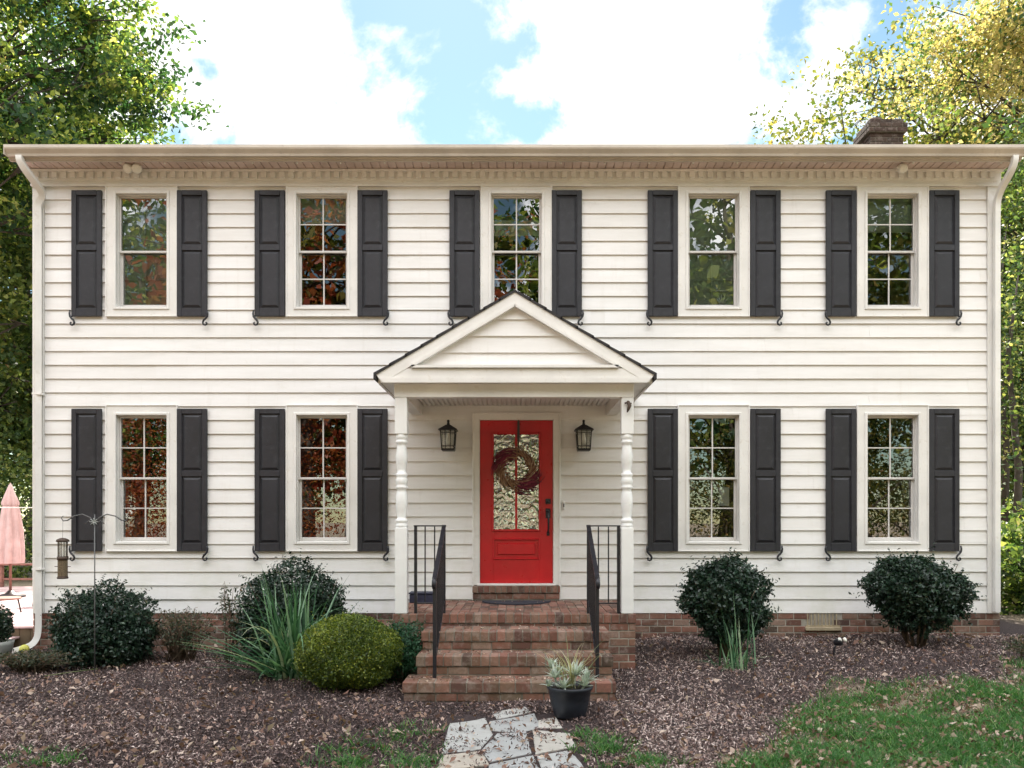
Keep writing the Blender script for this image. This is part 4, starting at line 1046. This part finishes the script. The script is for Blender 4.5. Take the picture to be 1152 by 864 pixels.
for k in range(10): a = k*.628; mb.tube([(.045*math.cos(a), .045*math.sin(a), g0+.03), (.045*math.cos(a), .045*math.sin(a), g0+.40)], .0035, 4)
for z in (.07, .13): mb.tube([(-.085, 0, g0+z), (.085, 0, g0+z)], .004, 5)
mb.build('cage', M['rust'], fd)
mb = MB(); mb.lathe([(.05, .39), (.066, .395), (.06, .415), (.03, .43), (0, .435)], 0, 0, g0, 20); mb.build('lid', M['rust'], fd)
mb = MB(); mb.tube([(0, 0, g0+.43), (.002, 0, 1.665)], .0018, 4); mb.build('hanging_wire', M['steel'], fd)

# landscape spotlight
sl = thing('garden_spotlight', 'small black stake spotlight with pale lens in the mulch under the right window', 'garden light', (3.52, -1.2, float(gh(3.52, -1.2))))
mb = MB(); mb.tube([(-.05, 0, -.05), (-.045, 0, .07), (.0, 0, .14)], .012, 6); mb.build('stake', M['iron'], sl)
mb = MB(); d = Vector((.75, -.5, .35)).normalized(); p = Vector((0, 0, .14)); mb.tube([p-d*.05, p-d*.03, p+d*.02, p+d*.04], [.02, .038, .045, .045], 14); mb.build('housing', M['iron'], sl)
mb = MB()
for o_ in (-.028, .030): mb.tube([p+d*.035+Vector((o_, 0, .01)), p+d*.055+Vector((o_, 0, .01)), p+d*.062+Vector((o_, 0, .01))], [.026, .026, .014], 12)
mb.build('lens', M['bulb'], sl)

# ------------------------------------------------------------------ PATH
def voronoi_stones():
    mb = MB()
    stones = [  # px,py outline of each flag mapped to the ground plane
        [(508, 812), (545, 803), (553, 822), (540, 838), (500, 842)], [(552, 806), (600, 800), (606, 812), (586, 818), (556, 817)], [(560, 822), (590, 818), (596, 845), (552, 852), (544, 840)],
        [(600, 816), (640, 822), (646, 840), (604, 846)], [(500, 846), (540, 842), (548, 856), (488, 862)], [(552, 856), (598, 849), (606, 866), (550, 872)], [(606, 850), (640, 845), (655, 862), (612, 868)],
        [(486, 866), (546, 862), (546, 890), (470, 892)], [(550, 876), (606, 870), (616, 895), (552, 900)], [(612, 872), (660, 866), (676, 892), (622, 896)], [(555, 797), (590, 794), (596, 798), (560, 803)], [(606, 806), (625, 804), (632, 814), (606, 813)]]
    for i, st in enumerate(stones):
        P = []
        for (x, y) in st:
            d_ = EYE*900/(y-585); P.append(Vector(((x-583)*d_/900, d_-D)))
        c = sum(P, Vector((0, 0)))/len(P); poly = []
        rs = random.Random(i)
        for a, b in zip(P, P[1:]+P[:1]):
            for k in range(4):
                q = a.lerp(b, k/4); q = c+(q-c)*(1.07+rs.uniform(-.035, .025)); poly.append((q.x, q.y))
        z = float(gh(c.x, c.y)); n = len(poly); h = .004+.0013*(i % 5)
        top = [(x, y, float(gh(x, y))+h) for x, y in poly]; inn = [(c.x+(x-c.x)*.95, c.y+(y-c.y)*.95, float(gh(x, y))+h+.004) for x, y in poly]; bot = [(c.x+(x-c.x)*1.01, c.y+(y-c.y)*1.01, float(gh(x, y))-.05) for x, y in poly]
        mb.add(inn+top+bot, [tuple(range(n))]+[(k, (k+1) % n, (k+1) % n+n, k+n) for k in range(n)]+[(k+n, (k+1) % n+n, (k+1) % n+2*n, k+2*n) for k in range(n)], rs.random())
    return mb
tag(voronoi_stones().build('flagstone_path', M['stone']), kind='structure')

# ------------------------------------------------------------------ GROUND SCATTER
def clumpn(x, y): return .5+.5*np.sin(x*4.1+2*np.sin(y*3.3))*np.sin(y*5.2+1.7*np.sin(x*2.7))
rng = np.random.default_rng(21)
def surf_z(x, y):
    """height incl. the stone path and the treads"""
    z = gh(x, y)
    return z
def blocked(x, y):
    b = (y > -.04) & (x > HX0) & (x < HX1+.02)
    b |= (y > -1.52) & (x > -1.35) & (x < 1.27)
    b |= (y > -2.64) & (x > -1.08) & (x < .93)
    b |= (y > -1.65) & (x > -2.0) & (x < -1.3)
    return b
def pathmask(x, y): return (np.abs(x+.06+.04*(y+4)) < .52) & (y < -3.0) & (y > -5.6)
def scat(n, y0=-5.0, y1=.0, x0=-7, x1=7.5):
    # denser towards the camera
    y = y0+(y1-y0)*rng.random(n)**1.35; w = np.clip((y+10)*.75, 3.2, 8.4); x = rng.uniform(-1, 1, n)*w
    k = ~blocked(x, y); return x[k], y[k]
x, y = scat(175000); lm = lawn_mask(x, y); k = (rng.random(len(x)) > lm*.55) & ((rng.random(len(x)) < .05+.5*(clumpn(x*3, y*2.6) > .72)) | ~pathmask(x, y)); x, y = x[k], y[k]
c = np.stack([x, y, gh(x, y)+rng.uniform(.002, .03, len(x))+.004*pathmask(x, y)], 1)
tone = .5+.5*np.sin(x*1.1+.7*np.sin(y*2))*.5+.4*np.sin(x*5.3+2*np.sin(y*4.1))*np.sin(y*6.1+x)+.15*(x > .8)
rn = np.clip(rng.beta(1.5, 2.6, len(x))+.22*(tone-.5)+.10*(x > .8)+.06, 0, 1)
quads('mulch_chips', leafquads(c, .036, 0, .24, rng, flat=.75), M['chip'], rn)['kind'] = 'stuff'
x, y = scat(3000); c = np.stack([x, y, gh(x, y)+rng.uniform(.015, .045, len(x))], 1)
quads('fallen_leaves', leafquads(c, .055, 0, .5, rng, flat=.8), M['litter'], rng.random(len(x)))['kind'] = 'stuff'
x, y = scat(450); k = ~pathmask(x, y); x, y = x[k], y[k]; c = np.stack([x, y, gh(x, y)+rng.uniform(.03, .06, len(x))], 1)
quads('fallen_leaves', leafquads(c, .072, 0, .5, rng, flat=1.1), M['litter'], .3+.7*rng.random(len(x)))['kind'] = 'stuff'
# debris on treads (three treads and porch edge)
cs = []
for (xa, xb, ya, yb, z, n) in ((-1.05, .9, -2.6, -2.32, .172, 230), (-.97, .9, -2.29, -1.96, .362, 90), (-.96, .9, -1.93, -1.52, .547, 60), (-1.25, 1.2, -1.45, -.5, .672, 30), (-.3, .35, -.5, -.16, .686, 14)):
    u = rng.random(n)**.7; cs.append(np.stack([rng.uniform(xa, xb, n), yb-(yb-ya)*(1-u), np.full(n, z+.004)], 1))
c = np.concatenate(cs); quads('step_debris', leafquads(c, .03, 0, .5, rng, flat=.3), M['litter'], rng.random(len(c)))['kind'] = 'stuff'
# grass
def grassblades(x, y, hgt, wdt, rng):
    n = len(x); b = np.stack([x, y, gh(x, y)-.004], 1); a = rng.uniform(0, 6.28, n); s = np.stack([np.cos(a), np.sin(a), np.zeros(n)], 1)*wdt*.5
    lean = rng.normal(size=(n, 3))*.55; lean[:, 2] = 1; lean *= (hgt*rng.uniform(.5, 1.3, n))[:, None]
    mid = b+lean*.55; tip = b+lean*np.array([1.25, 1.25, .92])
    q1 = np.stack([b-s, b+s, mid+s*.8, mid-s*.8], 1); q2 = np.stack([mid-s*.8, mid+s*.8, tip+s*.08, tip-s*.08], 1)
    return np.concatenate([q1, q2]), n
x, y = scat(520000, -5.6, -.9); lm = lawn_mask(x, y); k = (lm > .12) & (rng.random(len(x)) < lm*np.clip(1.3*clumpn(x, y)-.25+.45*clumpn(x*2.7, y*2.7), .05, 1)*.75) & (x > 0); x, y = x[k], y[k]
# tufts left of and beside the path, bottom left corner
tx, ty = scat(260000, -5.6, -3.2)
den_ = np.zeros(len(tx))
for (px, py, rx_, ry_) in ((430, 850, .48, .62), (470, 826, .22, .3), (385, 862, .4, .35), (685, 845, .32, .4), (655, 826, .14, .16), (735, 862, .3, .25), (30, 858, .45, .22), (700, 862, .3, .3)):
    d_ = EYE*900/(py-585); X = (px-583)*d_/900; Y = d_-D
    den_ = np.maximum(den_, 1-np.sqrt(((tx-X)/rx_)**2+((ty-Y)/ry_)**2))
k = (rng.random(len(tx)) < np.clip(den_*1.6, 0, 1)*np.clip(clumpn(tx*2.3, ty*2.3)*1.5-.5, 0, 1)*.7); x = np.concatenate([x, tx[k]]); y = np.concatenate([y, ty[k]])
q, n = grassblades(x, y, .075, .008, rng); r_ = np.clip(rng.beta(2, 2.2, n), 0, 1)
quads('grass', q, M['grass'], np.concatenate([r_, r_]))['kind'] = 'stuff'
x, y = scat(10000, -5.3, -1.2); k = lawn_mask(x, y) > .3; x, y = x[k], y[k]
c = np.stack([x, y, gh(x, y)+rng.uniform(.03, .06, len(x))], 1); quads('leaf_litter_on_grass', leafquads(c, .05, 0, .6, rng, flat=.7), M['litter'], rng.random(len(x)))['kind'] = 'stuff'
# fallen twig
mb = MB(); mb.tube([at(50, 764, 8.35)*1, at(80, 758, 8.55), at(110, 754, 8.7)], [.004, .006, .005], 5)
for i_, v_ in enumerate(list(mb.v)): mb.v[i_] = (v_[0], v_[1], float(gh(v_[0], v_[1]))+.03+(i_ % 5)*.002)
tag(mb.build('fallen_twig', M['dry']), 'pale dry twig lying on the mulch in front of the left corner shrub', 'twig')

# ------------------------------------------------------------------ DECK SIDE
dk = thing('wooden_deck', 'sunlit wooden deck beyond the left corner of the house', 'deck', (-9, 3, 0))
mb = MB(); y = -2.75
while y < 3.4: mb.box(-4.5, 2.86, y, y+.13, .28, .31, ch=.004); y += .137
mb.build('deck_boards', M['deck'], dk)
mb = MB(); x = -4.5
while x < 2.86: mb.box(x, x+.13, -2.73, -2.70, 0, .279, ch=.004); x += .134
mb.build('skirt', M['skirt'], dk)
mb = MB(); y = -3.35
while y < -2.8: mb.box(-1.4, 2.6, y, y+.12, .15, .175, ch=.004); y += .127
mb.build('deck_step', M['deck'], dk)
for x in (-3.0, -1.5, 0, 1.5, 2.8):
    mb = MB(); mb.box(x-.04, x+.04, 3.2, 3.28, .311, .75); mb.build('rail_post', M['wood'], dk)
mb = MB(); mb.box(-4.5, 2.86, 3.17, 3.31, .751, .79, ch=.005); mb.box(-4.5, 2.86, 3.22, 3.26, .45, .49); mb.build('rail', M['wood'], dk)
um = thing('patio_umbrella', 'closed pink patio umbrella standing on the sunlit deck', 'umbrella', (-8.95, 4.1, .31))
mb = MB(); mb.tube([(0, 0, 0), (0, 0, 1.98)], .022, 10); mb.build('pole', M['wood'], um)
def pleat(th, z): return (.86+.34*abs(math.sin(th*4+.35*math.sin(z*4)))*(1 if z < 1.8 else .3)+.07*math.sin(th*3+z*5))*(1 if z < 1.6 else .95)
mb = MB(); mb.lathe([(.19, .60), (.20, .66), (.185, .9), (.155, 1.2), (.125, 1.5), (.10, 1.66), (.105, 1.72), (.065, 1.85), (.03, 1.96), (.0, 2.0)], 0, 0, 0, 128, mod=pleat); mb.lathe([(.12, 1.62), (.125, 1.66), (.09, 1.82), (.03, 1.97), (0, 2.02)], 0, 0, 0, 128, mod=pleat); mb.build('canopy', M['cloth'], um)
mb = MB(); mb.lathe([(0, .0), (.24, 0), (.24, .03), (.08, .07), (.035, .12), (.0, .12)], 0, 0, 0, 24); mb.build('base', M['bronze'], um)
tb = thing('patio_table', 'low round metal table on the sunlit deck in front of the umbrella', 'table', (-7.55, 1.7, .31))
mb = MB(); mb.lathe([(.0, .2), (.24, .2), (.25, .21), (.24, .225), (0, .225)], 0, 0, 0, 28); mb.build('tabletop', M['wood'], tb)
for k in range(3): a = k*2.09+.4; mb = MB(); mb.tube([(.2*math.cos(a), .2*math.sin(a), .2), (.24*math.cos(a), .24*math.sin(a), 0)], .012, 6); mb.build('leg', M['bronze'], tb)
chair = thing('patio_chair', 'dark folding metal patio chair on the sunlit deck beside the house corner', 'chair', (-7.55, 2.9, .31), R(200))
for s_ in (-1, 1):
    mb = MB(); mb.tube([(s_*.2, .22, 0), (s_*.2, -.05, .45), (s_*.2, -.26, .9)], .012, 6); mb.build('frame_leg', M['bronze'], chair)
    mb = MB(); mb.tube([(s_*.18, -.24, 0), (s_*.18, .2, .45)], .012, 6); mb.build('leg', M['bronze'], chair)
mb = MB()
for k in range(6): mb.box(-.19, .19, -.17+k*.065, -.12+k*.065, .44, .455, ch=.003)
mb.build('seat', M['wood'], chair); mb = MB()
for k in range(3): mb.box(-.19, .19, -.25+.03*(2-k), -.235+.03*(2-k), .68+k*.07-.07, .73+k*.07-.07, ch=.003)
mb.build('backrest', M['wood'], chair)
# small items at the corner
gp = thing('planter', 'pale grey planter with a dark plant at the left edge beside the deck step', 'planter', (-6.05, -.72, float(gh(-6.05, -.72))))
mb = MB(); mb.lathe([(0, 0), (.13, 0), (.17, .2), (.18, .24), (.165, .245), (.15, .2), (0, .2)], 0, 0, 0, 28); mb.build('pot', M['potgrey'], gp)
P, d_ = ell_leaves(2500, .17, .17, .22, rng, .15, .8); P[:, 2] += .42; quads('plant', leafquads(P, .045, .2, .4, rng), M['yew'], rng.random(len(P)), gp)
mb = MB(); mb.tube([(0, 0, .2), (.02, 0, .45)], [.015, .006], 5); mb.build('plant_stem', M['stem'], gp)
mb = MB(); mb.lathe([(0, -.055)]+[(.055*math.cos(a), .055*math.sin(a)) for a in np.linspace(-1.4, 1.4, 12)]+[(0, .055)], 0, 0, 0, 24)
o = mb.build('ball', M['yellow'], None, (-6.0, -.28, float(gh(-6.0, -.28))+.052)); tag(o, 'small yellow ball on the ground beside the left downspout', 'ball')
mb = MB(); mb.tube([(-12, 3.5, 1.95), (-9.0, 3.0, 1.87), (-6.1, 2.2, 1.86)], .008, 5); tag(mb.build('clothes_line', M['paper']), 'thin white line strung from the left corner of the house past the umbrella', 'line')

# ------------------------------------------------------------------ TREES
def tree_meshes(seed, H, tr, crown, K, nleaf, leafsize, mat, crown_c, clump=.85, limbs=1.0):
    """crown = (rx,ry,rz), crown_c = centre rel. to the trunk base"""
    rs = random.Random(seed); rng = np.random.default_rng(seed); mb = MB()
    c = Vector(crown_c); top = Vector((c.x*.7, c.y*.7, c.z+crown[2]*.5)); pts = []
    for k in range(9):
        f = k/8; pts.append(Vector((top.x*f**1.5+math.sin(f*5+seed)*.18, top.y*f**1.5+math.cos(f*4+seed)*.15, -.2+f*(top.z+.2))))
    mb.tube(pts, [tr*(1.35 if k == 0 else 1)*(1-.8*k/8) for k in range(9)], 10)
    cen = []
    for _ in range(K):
        while True:
            v = Vector((rs.uniform(-1, 1), rs.uniform(-1, 1), rs.uniform(-1, 1)))
            if .25 < v.length < 1: break
        v = v*(.95/max(v.length, .6) if rs.random() < .55 else 1)
        p = c+Vector((v.x*crown[0], v.y*crown[1], v.z*crown[2])); cen.append(p)
        f = min(.95, max(.25, (p.z-abs(v.x)*crown[0]*.6)/top.z)); i = f*8; a = pts[int(i)].lerp(pts[min(8, int(i)+1)], i-int(i))
        m_ = a.lerp(p, .5)+Vector((rs.gauss(0, .25), rs.gauss(0, .25), rs.uniform(.0, .5)))
        r0 = tr*.32*(1-f*.6); mb.tube([a, m_, p], [r0, r0*.55, .015], 6)
        for _2 in range(2):
            e = p+Vector((rs.gauss(0, .7), rs.gauss(0, .7), rs.gauss(.1, .5))); mb.tube([m_.lerp(p, .6), e], [.03, .008], 5)
    trunk = mb.mesh('trunk', M['bark'])
    C_ = np.array([tuple(p) for p in cen]); w = rng.uniform(.4, 1.6, K); w /= w.sum(); idx = rng.choice(K, nleaf, p=w)
    # sub-clumps (sprays of leaves) round each limb end
    ns = K*9; sc = C_[rng.integers(0, K, ns)]+rng.normal(size=(ns, 3))*np.array([clump, clump, clump*.6])
    si = rng.integers(0, ns, nleaf); P = sc[si]+rng.normal(size=(nleaf, 3))*np.array([.34, .34, .2])*clump*1.1
    q = leafquads(P, leafsize, .35, .62, rng)
    tone = rng.random(ns)[si]; rn = np.clip(.45*tone+.55*rng.beta(2, 2, nleaf), 0, 1)
    me = quads('crown', q, M[mat], rn).data; ob = [o for o in bpy.data.objects if o.data is me][0]; bpy.data.objects.remove(ob)
    return trunk, me
def tree(meshes, x, y, label, rz=0, s=1, group=None, name='tree'):
    t = thing(name, label, 'tree', (x, y, float(gh(x, y))), rz, group); t.scale = (s, s, s)
    link('trunk', meshes[0], t); link('crown', meshes[1], t); return t
# near trees seen over the roof
tA = tree_meshes(31, 15, .28, (4.6, 3.6, 4.2), 90, 62000, .155, 'leafgreen', (.4, 0, 12.6), clump=.7)
tree(tA, -14.6, 9.5, 'big yellow green tree rising over the left end of the roof', name='leafy_tree')
tB = tree_meshes(37, 15, .25, (4.0, 3.6, 4.0), 48, 34000, .135, 'leafgold', (0, 0, 13.2))
tree(tB, 15.1, 12.5, 'golden and green tree leaning in over the right end of the roof, behind the chimney', name='golden_tree')
tC = tree_meshes(41, 12, .22, (3.6, 3.2, 3.0), 34, 16000, .15, 'leafmix', (0, 0, 11.2))
tree(tC, 15.2, 19, 'paler turning tree farther back, showing low beside the chimney', s=1.28, name='turning_tree')
tD = tree_meshes(43, 11, .2, (3.6, 3.4, 4.6), 60, 44000, .14, 'leafdark', (0, 0, 6.6))
tE = tree_meshes(47, 11, .2, (3.4, 3.4, 4.4), 56, 40000, .14, 'leafmix', (0, 0, 6.4))
WOODS = [(-14.5, 15, tD, 0, 1.2, 'dark green tree in the woods seen left of the house above the umbrella'), (-19.5, 13, tE, 1, 1.3, 'turning tree in the woods at the far left edge'),
         (-17, 22, tD, 2, 1.5, 'dark woodland tree far behind the deck rail'), (-22, 26, tE, 3, 1.6, 'farthest woodland tree at the left edge'), (-13.5, 25, tE, 1.5, 1.4, 'woodland tree far behind the house corner on the left'),
         (12.8, 10, tD, 1, .95, 'dark green woodland tree just right of the house corner'), (14.5, 15.5, tE, 2.4, 1.2, 'yellowing woodland tree right of the house behind the dark one'), (18, 20, tD, .5, 1.4, 'tall dark woodland tree at the right edge'), (19.5, 14, tE, 3.5, 1.2, 'turning woodland tree out beyond the right edge'), (22, 29, tE, 4.2, 1.7, 'farthest woodland tree at the right edge')]
for (x, y, m_, rz, s, lb) in WOODS: tree(m_, x, y, lb, rz, s, 'trees in the woods behind the house', 'woodland_tree')
# understorey brush behind both sides
def brush(label, x, y, rx, ry, rz, n, mat, seed):
    rng = np.random.default_rng(seed); P, d = ell_leaves(n, rx, ry, rz, rng, .2, .8); P[:, 2] += rz*.8; P = P[P[:, 2] > 0]
    t = thing('brush', label, 'bush', (x, y, 0)); quads('foliage', leafquads(P, .12, .3, .6, rng), M[mat], rng.beta(2, 2, len(P)), t)
    mb = MB(); rs = random.Random(seed)
    for k in range(9): mb.tube([(rs.uniform(-.3, .3)*rx, rs.uniform(-.3, .3)*ry, -.1), (rs.uniform(-.6, .6)*rx, rs.uniform(-.6, .6)*ry, rz*1.2)], [.06, .02], 6)
    mb.build('stem', M['bark'], t)
brush('dark brush at the foot of the woods left of the house', -15, 11.5, 4, 2, 1.9, 16000, 'leafdark', 51)
brush('dark brush at the foot of the woods right of the house', 12.4, 7.5, 2.5, 2, 1.5, 14000, 'leafdark', 52)
brush('low dark brush on the slope just beyond the right corner of the house', 8.6, 2.6, 1.9, 1.5, 1.0, 14000, 'leafdark', 57)
brush('tangled green brush farther back in the woods right of the house', 16, 22, 5, 2.5, 4, 14000, 'leafdark', 53)
brush('tangled brush farther back in the woods on the left', -19, 31, 6, 2.5, 5, 14000, 'leafdark', 54)
for i, (x, y, h) in enumerate(((9.6, 5.5, 6.5), (10.4, 7.2, 8))):
    t = thing('thin_tree', ['thin bare trunked young tree just right of the house corner', 'second thin young tree a little behind it, right of the house corner'][i], 'tree', (x, y, 0))
    mb = MB(); mb.tube([(0, 0, -.1), (.1, 0, h*.4), (-.05, .1, h*.75), (.1, 0, h)], [.09, .07, .045, .01], 8); mb.tube([(.1, 0, h*.4), (.7, 0, h*.6)], [.03, .01], 5); mb.build('trunk', M['bark'], t)
    rg = np.random.default_rng(60+i); P = rg.normal(size=(4200, 3))*np.array([.7, .7, 1.3])+np.array([.2, 0, h*.75]); quads('crown', leafquads(P, .09, .3, .6, rg), M['leafdark'], rg.random(4200), t)
# trees across the yard, behind the camera: what the windows mirror
tF = tree_meshes(61, 12, .25, (3.6, 3.6, 4.6), 42, 8000, .25, 'redleaf', (0, 0, 7.4))
tG = tree_meshes(67, 12, .25, (3.6, 3.6, 4.8), 42, 8000, .25, 'leafmix', (0, 0, 7.4))
tH = tree_meshes(71, 12, .25, (3.6, 3.6, 4.8), 42, 8000, .25, 'leafgreen', (0, 0, 7.4))
brush('reddish understorey brush across the front yard on the left', -17, -20, 13, 1.5, 3.0, 36000, 'redleaf', 55)
brush('green understorey brush across the front yard on the right', 12, -20, 15, 1.5, 3.0, 42000, 'leafmix', 56)
kinds = {'r': (tF, 'red maple'), 'm': (tG, 'turning tree'), 'g': (tH, 'green tree')}
row = [(-27, -24, 'r'), (-21.5, -22, 'g'), (-16.5, -25, 'g'), (-8.4, -21, 'r'), (-7, -25, 'm'), (-1.5, -29, 'r'), (3.5, -26, 'g'), (8.5, -22, 'g'), (13.5, -24, 'm'), (18.5, -21, 'g'), (24, -24, 'g'), (-4, -36, 'g'), (6, -37, 'm'), (15, -36, 'g'), (-14, -36, 'm'), (-24, -36, 'g')]
for i, (x, y, k_) in enumerate(row):
    tree(kinds[k_][0], x, y, '%s across the front yard, %s' % (kinds[k_][1], ['far left of the row', 'second from the left', 'third from the left', 'fourth from the left', 'left of the middle', 'in the middle', 'right of the middle', 'fourth from the right', 'third from the right', 'second from the right', 'far right of the row', 'rear row left of centre', 'rear row right of centre', 'rear row toward the right', 'rear row toward the left', 'rear row far left'][i]), i*1.3, 1.4+.15*math.sin(i*2.1), 'trees across the front yard', 'yard_tree')
